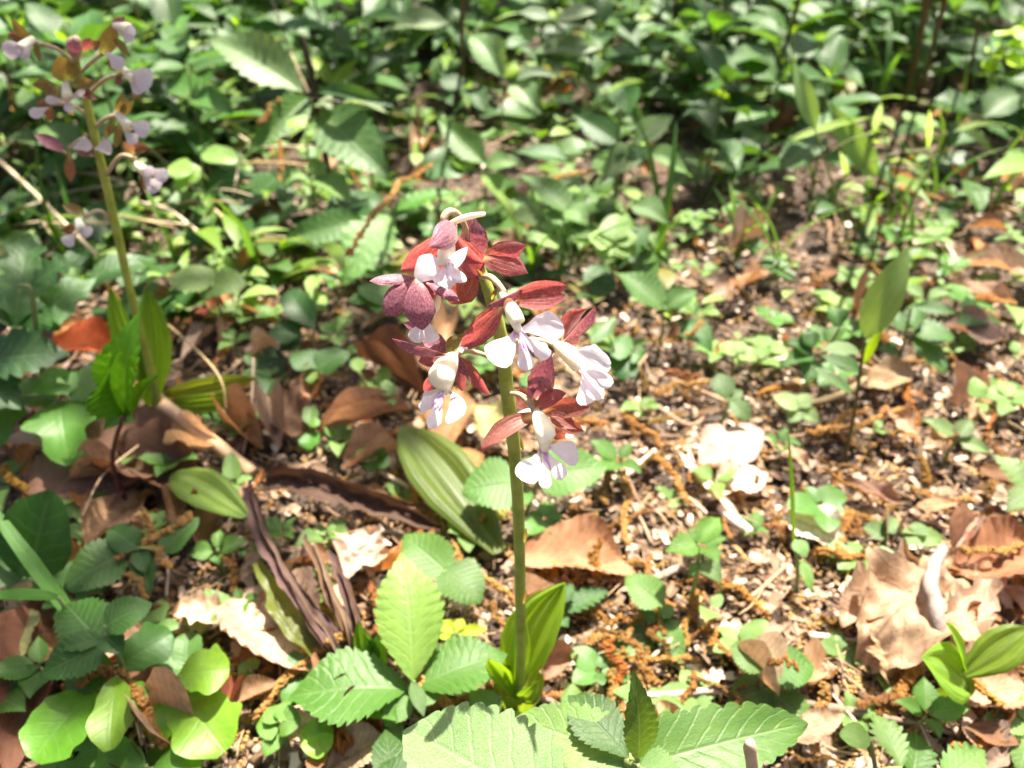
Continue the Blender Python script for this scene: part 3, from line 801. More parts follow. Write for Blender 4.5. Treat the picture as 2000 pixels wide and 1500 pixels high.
def lumps(name, label, n, size, tint, seed, flat=(.5, 1), long=(1, 2.2), lift=.3, where=None):
    g = np.random.default_rng(seed)
    V_, F_, T_ = [], [], []
    k = 0
    while k < n:
        px, py = g.uniform(-60, 2060), 1560 - 1560 * g.random() ** 1.05
        p = G(px, py, 0)
        if where is not None and g.random() > where(px, py): continue
        r = size[0] * (size[1] / size[0]) ** g.random() / 2 * (1 + .5 * max(0, p.y - .5))
        s = np.array([r * g.uniform(*long), r, r * g.uniform(*flat)])
        Q, _ = np.linalg.qr(g.normal(size=(3, 3)))
        a = g.uniform(0, 6.283)
        Rz = np.array([[math.cos(a), -math.sin(a), 0], [math.sin(a), math.cos(a), 0], [0, 0, 1]])
        tl = Matrix.Rotation(g.uniform(-.5, .5), 3, 'X')
        v = (ICO_V * (1 + g.uniform(-.38, .38, size=(12, 1)))) * s
        v = v @ np.array(tl).T @ Rz.T + np.array([p.x, p.y, ground_z(p.x, p.y) + r * lift + .002])
        V_.append(v); F_.append(ICO_F + 12 * k)
        T_.append(np.full(12, np.clip(g.normal(tint[0], tint[1]), 0, 1)))
        k += 1
    Vv, Ff, Tt = np.concatenate(V_), np.concatenate(F_), np.concatenate(T_)
    m = bpy.data.meshes.new(name)
    m.from_pydata(Vv.tolist(), [], Ff.tolist())
    at = m.attributes.new('tint', 'FLOAT', 'POINT'); at.data.foreach_set('value', Tt.astype(np.float32))
    m.polygons.foreach_set('use_smooth', np.ones(len(m.polygons), dtype=bool))
    m.materials.append(M['crumb'])
    o = bpy.data.objects.new(name, m); COL.objects.link(o)
    tag(o, label, kind='stuff')
    return o

lumps('soil_crumbs', 'dark and tan crumbs of soil and bark covering the ground', 19000, (.0011, .0050), (.38, .18), 3)
lumps('seed_husks', 'pale husks and chips scattered over the sunny litter', 1500, (.0014, .0045), (.64, .16), 4, flat=(.2, .5), long=(1.2, 3.2), lift=.6,
      where=lambda x, y: 1.0 if x > 1050 and y > 420 else .22)

# ------------------------------------------------------------------ plants
def herb_leaf_pts(l, y0, hk):
    bx, by, tx, ty = l[:4]
    o = l[5] if len(l) > 5 else {}
    B = V(bx, by, y0 + o.get('bdy', 0) * .01)
    d = ray((bx + tx) / 2, (by + ty) / 2).normalized()
    s = pxscale(B)
    sl = max(.3, -d.z)
    c = min(1.15, 1 / sl) if ty < by else min(1.0, .9 / sl)
    dy = -(ty - by) / s * c
    if 'dy' in o: dy = o['dy'] * .01
    T = V(tx, ty, B.y + dy)
    if T.z < .003: T = G(tx, ty, .004)
    if B.z < .002: B = G(bx, by, .003)
    return B, T, o

def plant(name, cat, label, h, kind, col, leaves, group=None, stemcol=None, stemw=.0011, stem=True, rootpx=None, jitter=.14, stempath=None):
    """h: height (cm) of the first leaf base above the ground; leaves: base px, tip px, width px"""
    b0 = G(leaves[0][0], leaves[0][1], h * .01)
    y0 = b0.y
    rt = Vector((b0.x, y0, 0)) if rootpx is None else G(rootpx[0], rootpx[1], 0)
    if rootpx is not None: y0 = rt.y
    rt.z = ground_z(rt.x, rt.y) if abs(rt.x) < 1 else 0
    o = empty(name, rt); tag(o, label, cat, group)
    mb = MB()
    bases = []
    for l in leaves:
        B, T, op = herb_leaf_pts(l, y0, h)
        k = op.get('k', kind)
        m = rnd.choice(SHAPES[k])
        f = 1 + rnd.uniform(-jitter, jitter)
        c = op.get('c', col)
        c = tuple(x * f for x in c)
        Mx = frame(B, T, l[4], op.get('r', rnd.uniform(-10, 10)), op.get('um', .72))
        inst('leaf', m, Mx, o, c)
        bases.append((B, T))
    if stem:
        top = max((b for b, _ in bases), key=lambda p: p.z)
        low = rt + Vector((0, 0, -.003))
        path = [low] + ([V(x, y, y0) for x, y in stempath] if stempath else [low.lerp(top, .5) + Vector((rnd.uniform(-.002, .002), 0, 0))]) + [top]
        mb.tube(path, [stemw * 1.15, stemw * .8], 7, 10)
        for B, T in bases:
            q = min((path[0].lerp(path[-1], k / 10) for k in range(11)), key=lambda p: (p - B).length) if not stempath else min(catmull(path, 20), key=lambda p: (p - B).length)
            if (q - B).length > .0012:
                mb.tube([q, q.lerp(B, .5) + Vector((0, 0, .1 * (q - B).length)), B], [stemw * .6, stemw * .5], 6, 5)
        put('stem', mb, M['stem'], o, stemcol or (.16, .2, .06))
    return o

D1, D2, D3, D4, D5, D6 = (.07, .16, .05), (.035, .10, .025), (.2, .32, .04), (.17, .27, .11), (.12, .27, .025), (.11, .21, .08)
P = plant
H = 'herb'
# --- bottom edge
P('foreground_herb', H, 'large pale toothed herb along the bottom edge in front of the orchid foot', 7.5, 'hairy', (.14, .27, .07), [
    (1238, 1492, 1004, 1404, 118, {'c': (.15, .27, .07), 'r': -8}), (1246, 1486, 1238, 1310, 74, {'k': 'ellip', 'c': (.14, .25, .07), 'r': 0, 'dy': .8}),
    (1235, 1498, 1578, 1412, 124, {'c': (.11, .22, .07), 'r': 8, 'k': 'crenate'}), (1228, 1480, 1110, 1357, 88, {'k': 'ellip', 'c': (.09, .18, .07)}),
    (1250, 1495, 1330, 1540, 80, {}), (1225, 1500, 1160, 1570, 90, {})], stemw=.0022)
P('hairy_leaf_herb', H, 'pale downy scalloped leaf at the bottom, left of the big toothed herb', 10.5, 'hairy', (.19, .32, .15), [
    (1090, 1600, 792, 1424, 205, {'r': -6, 'dy': 3}), (1095, 1610, 1250, 1700, 150)], stemw=.0022)
P('bottom_herb', H, 'small dull green herb behind the downy leaf, lowest leaf left of the big herb', 2.5, 'ellip', D1, [
    (765, 1560, 752, 1425, 70), (800, 1540, 745, 1490, 60)])
P('toothed_herb', H, 'herb with three long toothed leaves, one upright, left of the orchid foot', 3.0, 'ellip', D6, [
    (806, 1330, 784, 1078, 138, {'c': (.27, .45, .13), 'dy': 5.2, 'r': 4, 'um': .9}), (796, 1345, 563, 1362, 104, {'c': (.08, .19, .04), 'r': 12}), (812, 1340, 992, 1277, 88, {'c': (.09, .21, .04), 'r': -8}),
    (798, 1348, 752, 1420, 62, {'c': (.1, .21, .06)}), (810, 1345, 870, 1352, 52), (804, 1330, 828, 1400, 30)], stemw=.0014)
P('yellow_sprout', 'seedling', 'tiny yellow green sprout with toothed leaves between the upright leaf and the orchid stalk', 1.4, 'coarse', (.4, .5, .03), [
    (888, 1238, 858, 1212, 28), (890, 1238, 953, 1228, 24), (888, 1242, 886, 1268, 30), (890, 1235, 905, 1208, 26), (884, 1240, 850, 1238, 22)])
P('orchid_shoot', 'orchid shoot', 'folded bright green orchid shoot beside the withered brown leaf strands', .2, 'pleat', (.12, .27, .03), [
    (733, 1330, 700, 1212, 40, {'dy': .4, 'r': -30}), (728, 1330, 738, 1240, 46, {'dy': .2, 'r': 30}), (740, 1330, 712, 1236, 34, {'dy': .1, 'r': 0})], stem=False)
P('round_leaf_herb', H, 'herb with two broad scalloped leaves spread behind the orchid stalk, just under the lowest flower', 3.0, 'crenate', (.12, .25, .08), [
    (1010, 945, 902, 962, 98, {'r': -4}), (1050, 935, 1184, 912, 92, {'r': 6}), (1025, 955, 1000, 1000, 50), (1030, 935, 1045, 890, 50)])
P('paired_leaf_herb', H, 'small herb with two toothed leaves one above the other, right of the crumpled pale leaf', 2.2, 'crenate', (.1, .21, .05), [
    (873, 1118, 788, 1046, 80), (871, 1114, 938, 1178, 84), (872, 1116, 900, 1100, 24)])
P('sawtooth_herb', H, 'dark jagged leaf lying just right of the orchid leaf', 1.2, 'coarse', (.06, .15, .06), [
    (1085, 1195, 1190, 1155, 42), (1090, 1180, 1120, 1140, 36), (1088, 1200, 1110, 1225, 30)])
# --- trifoliate plant bottom left
P('trifoliate_vine', 'vine', 'vine with large smooth yellow green leaflets glowing in the lower left corner', 2.6, 'smooth', D5, [
    (186, 1345, 66, 1486, 122, {'c': (.10, .25, .02)}), (228, 1322, 214, 1466, 76, {'c': (.19, .34, .03)}), (230, 1335, 280, 1380, 40)])
P('trifoliate_vine', 'vine', 'vine with three rounded lime leaflets, right of the one in the lower left corner', 2.4, 'smooth', D5, [
    (352, 1352, 440, 1468, 104, {'c': (.18, .34, .03)}), (350, 1318, 448, 1308, 76, {'c': (.2, .36, .03)}), (348, 1352, 305, 1450, 76, {'c': (.12, .28, .025)}), (352, 1330, 415, 1345, 40)])
P('trifoliate_vine', 'vine', 'vine with two shaded wavy leaflets cut by the bottom edge at the left', 2.2, 'smooth', (.09, .22, .03), [
    (285, 1495, 190, 1480, 70), (310, 1530, 350, 1455, 90), (300, 1500, 395, 1490, 60)])
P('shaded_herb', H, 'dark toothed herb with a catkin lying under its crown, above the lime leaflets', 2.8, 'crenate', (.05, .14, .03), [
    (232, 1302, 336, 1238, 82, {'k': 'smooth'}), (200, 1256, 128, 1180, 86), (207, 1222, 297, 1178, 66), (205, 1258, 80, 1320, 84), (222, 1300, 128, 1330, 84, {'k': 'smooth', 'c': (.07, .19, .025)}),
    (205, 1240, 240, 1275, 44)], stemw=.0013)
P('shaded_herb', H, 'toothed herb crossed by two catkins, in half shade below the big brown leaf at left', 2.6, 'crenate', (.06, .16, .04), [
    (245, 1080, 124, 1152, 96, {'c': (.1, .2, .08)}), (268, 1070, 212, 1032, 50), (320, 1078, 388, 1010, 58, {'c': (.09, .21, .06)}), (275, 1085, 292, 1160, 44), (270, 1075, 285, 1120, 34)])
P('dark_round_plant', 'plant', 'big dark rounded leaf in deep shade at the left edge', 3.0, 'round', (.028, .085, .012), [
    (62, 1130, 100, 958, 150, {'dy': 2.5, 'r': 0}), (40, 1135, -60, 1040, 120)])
P('grass', 'grass blade', 'two narrow grass blades slanting in over the dark round leaf at the left edge', 2.2, 'blade', (.09, .27, .03), [
    (178, 1252, -40, 960, 26, {'dy': 5.5}), (112, 1166, -30, 1165, 18)], stem=True)
P('seedling', 'seedling', 'four leaved seedling with pointed leaves, above the lone pale leaf at left', 1.8, 'ovate', (.12, .24, .07), [
    (418, 1078, 366, 1084, 36), (425, 1072, 430, 1034, 26), (430, 1078, 486, 1056, 36), (424, 1082, 428, 1104, 28)])
P('lone_leaf', 'seedling', 'single pale green leaf standing in a dark gap of the litter at left', 1.4, 'crenate', (.17, .3, .1), [
    (360, 1218, 448, 1164, 72), (362, 1216, 440, 1162, 20)])
P('seedling', 'seedling', 'seedling with four notched leaves, left of the heart shaped leaf at the bottom', 1.6, 'crenate', (.13, .28, .05), [
    (546, 1416, 500, 1418, 46), (548, 1410, 588, 1410, 46), (546, 1422, 518, 1478, 48), (548, 1408, 565, 1370, 40), (543, 1410, 528, 1380, 38)])
P('heart_leaf_seedling', 'seedling', 'bright heart shaped leaf near the bottom edge, left of centre', 1.6, 'round', (.2, .37, .05), [
    (622, 1432, 622, 1482, 62), (620, 1436, 590, 1425, 34), (624, 1434, 650, 1420, 34)])
P('seedling', 'seedling', 'small pair of round leaves among the litter, above the notched seedling', 1.2, 'round', (.17, .3, .08), [
    (486, 1312, 472, 1340, 30), (488, 1308, 500, 1285, 28), (484, 1310, 468, 1298, 20)])
# --- left
P('maple_leaf_plant', 'plant', 'plant with large smooth lobed leaves hanging over the brown leaf at the left', 4.2, 'lobed', (.085, .22, .03), [
    (118, 785, 135, 908, 130, {'r': 0}), (140, 780, 215, 705, 90, {'c': (.14, .26, .1)}), (100, 790, 30, 745, 70), (20, 780, 0, 870, 80), (130, 770, 95, 720, 70)])
P('big_leaf_herb', H, 'large dull toothed leaf entering from the left edge above the lobed leaves', 6.5, 'coarse', (.06, .14, .07), [
    (-60, 720, 138, 690, 112, {'r': 8}), (-70, 730, 40, 800, 80)], stemw=.002)
P('fresh_sapling', 'sapling', 'fresh green sapling with upright cupped leaves on a dark red stem at left', 4.6, 'ovate', (.10, .27, .015), [
    (246, 808, 280, 596, 104, {'dy': 1.2, 'r': 4}), (244, 808, 232, 690, 52, {'dy': -.6, 'r': -30, 'c': (.07, .22, .015)}), (248, 812, 312, 728, 44, {'dy': -.6, 'r': 30, 'c': (.12, .29, .02)}),
    (232, 822, 172, 792, 30, {'c': (.14, .28, .06)}), (236, 818, 200, 842, 26), (240, 820, 264, 826, 16)], stemcol=(.09, .03, .02), rootpx=(266, 1005), stempath=[(240, 965), (220, 905), (228, 850)], stemw=.0014)
P('mugwort', H, 'mugwort like herb with deeply cut dark leaves at the left, above the big toothed leaf', 6, 'pinnate', (.05, .15, .035), [
    (20, 680, 190, 540, 130), (30, 640, 60, 455, 120), (20, 640, -60, 520, 110), (40, 650, 140, 615, 90), (60, 560, 175, 500, 90), (30, 560, -40, 600, 90)], stemw=.0018)
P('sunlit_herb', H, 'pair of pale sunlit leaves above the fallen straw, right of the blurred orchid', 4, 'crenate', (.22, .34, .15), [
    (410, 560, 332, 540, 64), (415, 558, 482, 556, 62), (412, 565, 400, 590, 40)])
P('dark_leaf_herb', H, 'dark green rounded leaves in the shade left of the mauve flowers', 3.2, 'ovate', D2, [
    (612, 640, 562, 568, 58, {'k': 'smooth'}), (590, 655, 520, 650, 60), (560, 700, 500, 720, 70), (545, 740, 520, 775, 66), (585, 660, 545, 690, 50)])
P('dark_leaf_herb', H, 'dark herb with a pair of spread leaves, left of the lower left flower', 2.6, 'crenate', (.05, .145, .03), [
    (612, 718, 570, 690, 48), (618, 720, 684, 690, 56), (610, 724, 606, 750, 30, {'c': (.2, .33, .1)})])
P('round_leaf_seedling', 'seedling', 'seedling with small pale round leaves in a dark hollow, left of the lower left flower', 2.2, 'round', (.2, .35, .07), [
    (750, 755, 750, 715, 32), (750, 762, 754, 788, 38), (742, 758, 712, 752, 26), (736, 758, 690, 762, 24), (700, 725, 696, 698, 28)])
P('round_leaf_seedling', 'seedling', 'seedling with two small round leaves over the brown litter, left of the striped leaf', 1.6, 'round', (.14, .29, .06), [
    (606, 830, 606, 790, 30), (604, 842, 606, 878, 42, {'c': (.07, .2, .03)}), (606, 830, 625, 822, 20)])
P('round_leaf_seedling', 'seedling', 'seedling with four small leaves touching the left side of the striped leaf', 1.6, 'round', (.10, .23, .05), [
    (728, 895, 700, 880, 32), (732, 890, 748, 872, 26), (734, 900, 762, 905, 30), (728, 902, 722, 922, 28)])
P('seedling', 'seedling', 'tiny bright seedling in the shadow behind the hollow cut stalk', 1.2, 'round', (.12, .28, .04), [
    (330, 888, 318, 905, 20), (332, 882, 340, 870, 20), (334, 888, 346, 892, 16), (328, 884, 316, 880, 16), (330, 895, 330, 920, 22)])
P('seedling', 'seedling', 'tiny green star of leaves beside the hollow cut stalk', 1.2, 'ovate', (.06, .18, .04), [
    (420, 818, 392, 812, 22), (422, 814, 420, 795, 18), (424, 818, 452, 815, 22), (422, 822, 425, 838, 20)])
# --- tall herb behind, left of centre
P('tall_herb', H, 'tall herb with big drooping leaves on a dark stem, behind left', 9.5, 'ovate', (.06, .14, .08), [
    (592, 182, 402, 76, 100, {'r': 6, 'um': .3, 'c': (.24, .36, .24)}), (606, 188, 480, 304, 72, {'r': -10, 'um': .4, 'c': (.10, .21, .06)}), (624, 220, 766, 356, 124, {'r': 4, 'um': .3, 'c': (.13, .25, .12)}), (618, 178, 782, 214, 34, {'r': 20}),
    (620, 200, 650, 215, 44, {'c': (.24, .32, .22)}), (668, 200, 760, 222, 26, {'c': (.25, .33, .22)})],
    stemcol=(.045, .03, .015), rootpx=(656, 405), stempath=[(640, 330), (625, 250), (610, 160), (590, 70)], stemw=.003)
P('two_leaf_herb', H, 'herb with two broad leaves crossed by a catkin, left of the topmost flower', 6, 'coarse', (.065, .16, .07), [
    (712, 428, 542, 474, 74, {'r': -4, 'k': 'ovate', 'um': .4, 'c': (.12, .25, .10)}), (762, 416, 672, 558, 120, {'r': 4, 'um': .35, 'c': (.16, .31, .13)}), (755, 412, 720, 385, 40), (765, 415, 890, 375, 44, {'c': (.07, .2, .03)})], rootpx=(760, 505))
P('notched_herb', H, 'herb with a pointed folded leaf and an oval leaf, above the topmost flower', 6, 'ovate', (.09, .19, .08), [
    (948, 322, 854, 232, 64, {'r': -5, 'um': .35, 'c': (.14, .26, .11)}), (925, 332, 832, 340, 42, {'k': 'smooth'}), (925, 335, 870, 305, 40, {'c': (.2, .36, .02)}), (950, 325, 1010, 320, 50, {'c': (.16, .27, .13)}), (945, 340, 985, 395, 44, {'c': (.18, .3, .12)})])
P('bright_sprout', 'seedling', 'pale bright sprout with curved new leaves behind the stem of the tall herb', 6, 'lance', (.33, .46, .06), [
    (645, 165, 608, 105, 24), (650, 165, 700, 115, 24), (648, 168, 708, 142, 30, {'c': (.3, .4, .2)}), (645, 165, 640, 120, 16)])
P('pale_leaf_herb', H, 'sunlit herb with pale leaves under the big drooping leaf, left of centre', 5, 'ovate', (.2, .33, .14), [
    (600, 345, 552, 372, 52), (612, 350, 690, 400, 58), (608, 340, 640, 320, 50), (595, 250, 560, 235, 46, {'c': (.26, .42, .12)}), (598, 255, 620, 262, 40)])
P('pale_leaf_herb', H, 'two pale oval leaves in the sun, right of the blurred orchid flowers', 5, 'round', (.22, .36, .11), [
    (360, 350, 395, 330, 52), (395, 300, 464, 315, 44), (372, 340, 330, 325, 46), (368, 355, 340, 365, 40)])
# --- behind centre / right
P('whorl_herb', H, 'dark herb with six broad leaves standing behind, right of the topmost flower', 7, 'ovate', (.045, .13, .045), [
    (1212, 282, 1118, 224, 62, {'um': .4}), (1238, 280, 1316, 226, 56, {'um': .35, 'c': (.17, .28, .15)}), (1246, 292, 1168, 360, 66, {'um': .35, 'c': (.2, .29, .18)}), (1215, 168, 1230, 228, 66, {'um': .3, 'c': (.08, .21, .07)}), (1110, 312, 1000, 298, 42),
    (1225, 290, 1160, 300, 50), (1240, 285, 1250, 330, 46), (1245, 300, 1350, 345, 50, {'c': (.15, .26, .13)})], stemw=.0018)
P('grey_leaf_herb', H, 'herb with three greyish pointed leaves, upper centre', 8, 'ovate', (.13, .2, .16), [
    (982, 150, 914, 66, 68, {'um': .35, 'c': (.2, .31, .22)}), (1000, 160, 1056, 224, 56, {'um': .35, 'c': (.22, .33, .24)}), (1000, 158, 1090, 150, 36), (985, 152, 1012, 128, 40, {'c': (.3, .45, .04)}), (905, 175, 855, 155, 48, {'c': (.07, .15, .08)}), (905, 178, 955, 225, 54, {'c': (.09, .17, .1)})])
P('grey_leaf_herb', H, 'herb with a broad pale arched leaf at the top, left of centre', 9, 'ovate', (.16, .23, .18), [
    (880, 48, 740, 66, 54, {'um': .5, 'c': (.3, .4, .3)}), (878, 42, 905, 25, 40), (885, 50, 900, 95, 44, {'c': (.05, .13, .05)}), (875, 55, 790, 120, 60, {'c': (.04, .11, .04)})])
P('grey_leaf_herb', H, 'herb with long grey green leaves at the top centre, right of the three pointed leaves', 9, 'ellip', (.12, .19, .14), [
    (1178, 95, 1036, 102, 46, {'um': .5, 'c': (.2, .3, .2)}), (1085, 40, 1165, 22, 40, {'c': (.25, .32, .26)}), (1080, 38, 1010, 25, 36), (1082, 42, 1150, 55, 30), (1085, 45, 1075, 20, 20, {'c': (.32, .5, .03)})])
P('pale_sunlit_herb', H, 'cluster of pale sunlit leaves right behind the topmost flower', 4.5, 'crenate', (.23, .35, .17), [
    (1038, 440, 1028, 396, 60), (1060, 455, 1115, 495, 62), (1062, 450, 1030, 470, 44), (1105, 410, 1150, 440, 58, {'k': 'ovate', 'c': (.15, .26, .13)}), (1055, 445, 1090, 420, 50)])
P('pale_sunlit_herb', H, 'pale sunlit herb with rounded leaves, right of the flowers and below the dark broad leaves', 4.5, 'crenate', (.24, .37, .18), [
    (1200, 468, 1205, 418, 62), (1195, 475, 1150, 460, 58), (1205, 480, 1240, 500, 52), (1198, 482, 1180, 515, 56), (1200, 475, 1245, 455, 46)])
P('narrow_leaf_herb', H, 'green herb with long narrow leaves behind the upper right flower', 5, 'ovate', (.12, .22, .1), [
    (1120, 425, 1010, 340, 60), (1125, 420, 1170, 385, 44), (1300, 420, 1228, 400, 40), (1118, 428, 1060, 420, 50), (1230, 400, 1310, 440, 46)])
P('mid_herb', H, 'herb with three pointed leaves in the open litter, right of the flowers', 3.4, 'ovate', (.10, .21, .08), [
    (1296, 606, 1200, 532, 72), (1300, 602, 1362, 568, 48), (1330, 632, 1392, 688, 66, {'c': (.05, .14, .04)}), (1300, 608, 1312, 622, 20, {'c': (.3, .46, .03)})])
P('mid_herb', H, 'low herb with two dark rounded leaves behind the blazing right flower', 2.4, 'round', (.07, .19, .04), [
    (1232, 690, 1190, 672, 54), (1234, 690, 1256, 700, 40), (1225, 700, 1210, 740, 60, {'c': (.04, .13, .03)}), (1190, 655, 1165, 640, 70, {'c': (.12, .23, .1)})])
P('mid_herb', H, 'little herb with one dark leaf showing in the gap right of the stalk', 2.4, 'round', (.06, .19, .015), [
    (1046, 756, 1026, 730, 44), (1050, 755, 1075, 740, 30)])
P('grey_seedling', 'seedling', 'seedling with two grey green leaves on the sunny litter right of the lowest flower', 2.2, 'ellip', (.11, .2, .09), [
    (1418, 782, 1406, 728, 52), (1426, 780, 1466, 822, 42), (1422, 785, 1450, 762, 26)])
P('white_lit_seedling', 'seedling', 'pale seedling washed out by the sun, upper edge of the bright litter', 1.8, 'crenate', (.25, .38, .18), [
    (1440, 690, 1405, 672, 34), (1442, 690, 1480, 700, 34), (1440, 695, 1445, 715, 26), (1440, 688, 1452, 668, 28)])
P('leggy_seedling', 'seedling', 'seedling with three leaves on a thin upright stem, right of the orange brown dead leaf', 4.2, 'ovate', (.12, .25, .06), [
    (1364, 1062, 1406, 1010, 46), (1366, 1066, 1298, 1078, 44), (1366, 1100, 1412, 1140, 42, {'c': (.15, .24, .13)}), (1362, 1098, 1345, 1130, 20)], rootpx=(1346, 1175), stemcol=(.2, .25, .06))
P('low_seedling', 'seedling', 'seedling with two round toothed leaves right of the orchid foot', 1.8, 'crenate', (.10, .2, .06), [
    (1290, 1182, 1222, 1124, 66), (1286, 1212, 1332, 1296, 64), (1290, 1200, 1315, 1185, 26), (1282, 1205, 1245, 1202, 24)])
P('low_seedling', 'seedling', 'herb with pale leaves half hidden by a catkin, lower right of centre', 2.2, 'crenate', (.13, .23, .09), [
    (1495, 1300, 1425, 1262, 62), (1500, 1345, 1422, 1375, 66), (1505, 1310, 1590, 1300, 66, {'c': (.07, .18, .03)}), (1508, 1350, 1588, 1425, 72, {'c': (.14, .25, .1)}), (1500, 1330, 1540, 1345, 40, {'c': (.1, .22, .04)})])
P('low_seedling', 'seedling', 'pair of toothed leaves pointing up at the bottom edge, right part', 3.0, 'coarse', (.12, .23, .08), [
    (1762, 1500, 1704, 1392, 76, {'c': (.16, .27, .11)}), (1778, 1530, 1790, 1428, 72, {'c': (.07, .18, .03)}), (1700, 1445, 1640, 1435, 36, {'k': 'round', 'c': (.16, .3, .08)})])
P('low_seedling', 'seedling', 'toothed leaf cut by the bottom edge in the right corner', 2.4, 'coarse', (.13, .24, .09), [
    (1830, 1530, 1925, 1466, 60), (1825, 1535, 1800, 1500, 50)])
P('young_orchid', 'orchid', 'young flowerless orchid with pleated leaves, in front of the large crumpled leaf', .3, 'pleat', (.2, .33, .05), [
    (1838, 1392, 1878, 1330, 44, {'dy': 0, 'r': 10, 'c': (.11, .17, .04)}), (1892, 1345, 1800, 1285, 92, {'dy': -.6, 'r': -20, 'c': (.2, .36, .06)}), (1884, 1318, 2012, 1226, 68, {'dy': 1.0, 'r': 12, 'c': (.2, .32, .035)}),
    (1886, 1310, 1847, 1216, 30, {'dy': .6, 'r': 25, 'c': (.24, .42, .04)}), (1880, 1345, 1905, 1350, 30, {'dy': -.3})], stem=False)
P('dwarf_bamboo', 'bamboo', 'dwarf bamboo shoot with one broad upright blade and a rolled lime tip, right of centre', 7.5, 'lance', (.10, .2, .08), [
    (1690, 658, 1776, 478, 66, {'dy': 1.5, 'r': 4, 'um': .1, 'c': (.22, .34, .17)}), (1684, 712, 1730, 628, 15, {'dy': .2, 'c': (.33, .52, .02)}), (1678, 688, 1602, 684, 30, {'c': (.14, .22, .12)}), (1680, 724, 1602, 694, 34, {'c': (.06, .15, .04)}), (1664, 768, 1584, 714, 24)],
    rootpx=(1655, 890), stempath=[(1668, 810), (1678, 740)], stemcol=(.09, .07, .02))
P('open_herb', H, 'green herb of broad leaves just left of the dwarf bamboo stem', 3.2, 'ovate', (.06, .15, .05), [
    (1588, 690, 1530, 668, 40), (1585, 700, 1575, 755, 46), (1590, 680, 1560, 645, 40), (1640, 640, 1615, 600, 46), (1590, 695, 1520, 720, 34)])
P('open_herb', H, 'green herb of pointed leaves just right of the dwarf bamboo stem', 3.2, 'coarse', (.07, .16, .06), [
    (1780, 662, 1848, 732, 60), (1782, 655, 1865, 660, 64), (1778, 650, 1730, 612, 50), (1785, 645, 1790, 590, 40), (1780, 600, 1870, 612, 34), (1760, 690, 1715, 680, 36)])
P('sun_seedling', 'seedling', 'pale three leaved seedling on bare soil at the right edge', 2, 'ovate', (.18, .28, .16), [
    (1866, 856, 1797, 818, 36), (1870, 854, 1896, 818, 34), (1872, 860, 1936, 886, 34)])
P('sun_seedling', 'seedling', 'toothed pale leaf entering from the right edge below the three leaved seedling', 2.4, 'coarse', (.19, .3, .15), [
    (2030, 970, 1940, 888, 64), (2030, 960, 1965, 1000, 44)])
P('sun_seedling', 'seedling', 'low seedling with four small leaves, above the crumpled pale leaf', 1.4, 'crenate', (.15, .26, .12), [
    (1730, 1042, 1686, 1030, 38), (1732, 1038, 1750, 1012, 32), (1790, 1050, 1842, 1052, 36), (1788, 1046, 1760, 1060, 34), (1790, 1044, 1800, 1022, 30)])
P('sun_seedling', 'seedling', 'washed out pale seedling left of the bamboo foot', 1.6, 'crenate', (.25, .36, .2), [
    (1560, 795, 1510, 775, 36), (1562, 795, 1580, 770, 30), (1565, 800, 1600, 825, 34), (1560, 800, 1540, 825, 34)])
P('grass', 'grass blade', 'single thin upright grass blade with a bent bract, right of the leggy seedling', 4.0, 'blade', (.16, .32, .04), [
    (1550, 1062, 1539, 838, 9, {'dy': 1.5}), (1552, 1055, 1575, 1090, 34, {'k': 'lance', 'c': (.12, .23, .1)}), (1568, 1095, 1585, 1160, 24, {'k': 'lance', 'c': (.12, .24, .05)})], rootpx=(1555, 1165))
P('dwarf_bamboo', 'bamboo', 'dwarf bamboo blades with lime tips in the upper right', 7, 'lance', (.10, .19, .09), [
    (1712, 345, 1615, 195, 44, {'dy': 3, 'um': .2, 'c': (.16, .27, .13)}), (1592, 250, 1550, 120, 36, {'dy': 2.5, 'um': .2, 'c': (.2, .32, .18)}), (1706, 260, 1722, 200, 14, {'c': (.36, .56, .02)}), (1812, 290, 1815, 212, 12, {'c': (.36, .56, .02)}), (1540, 275, 1705, 228, 18, {'c': (.28, .45, .02)}), (1655, 350, 1640, 295, 14, {'c': (.34, .52, .02)})])
P('dwarf_bamboo', 'bamboo', 'broad arched blade at the right edge, upper part', 6, 'lance', (.13, .26, .05), [
    (2040, 310, 1918, 350, 40, {'c': (.16, .3, .05)}), (2030, 320, 1960, 300, 40)])
P('lime_bush', 'bush', 'lime green sunlit leaves in the top right corner', 9, 'round', (.4, .58, .02), [
    (1960, 110, 1925, 95, 40), (1965, 112, 2000, 130, 46), (1960, 70, 1960, 60, 34), (1985, 75, 2010, 60, 40), (1945, 140, 1920, 120, 36), (1975, 150, 2010, 160, 40), (1995, 100, 1985, 80, 30)])
P('dark_leaf_herb', H, 'dark broad leaves low at the right edge, upper part', 6, 'ovate', (.04, .12, .03), [
    (1890, 215, 1820, 195, 70), (1920, 230, 2000, 180, 66, {'c': (.1, .18, .1)}), (1925, 240, 1990, 275, 70), (1900, 250, 1850, 290, 60), (1930, 245, 2040, 250, 60)])

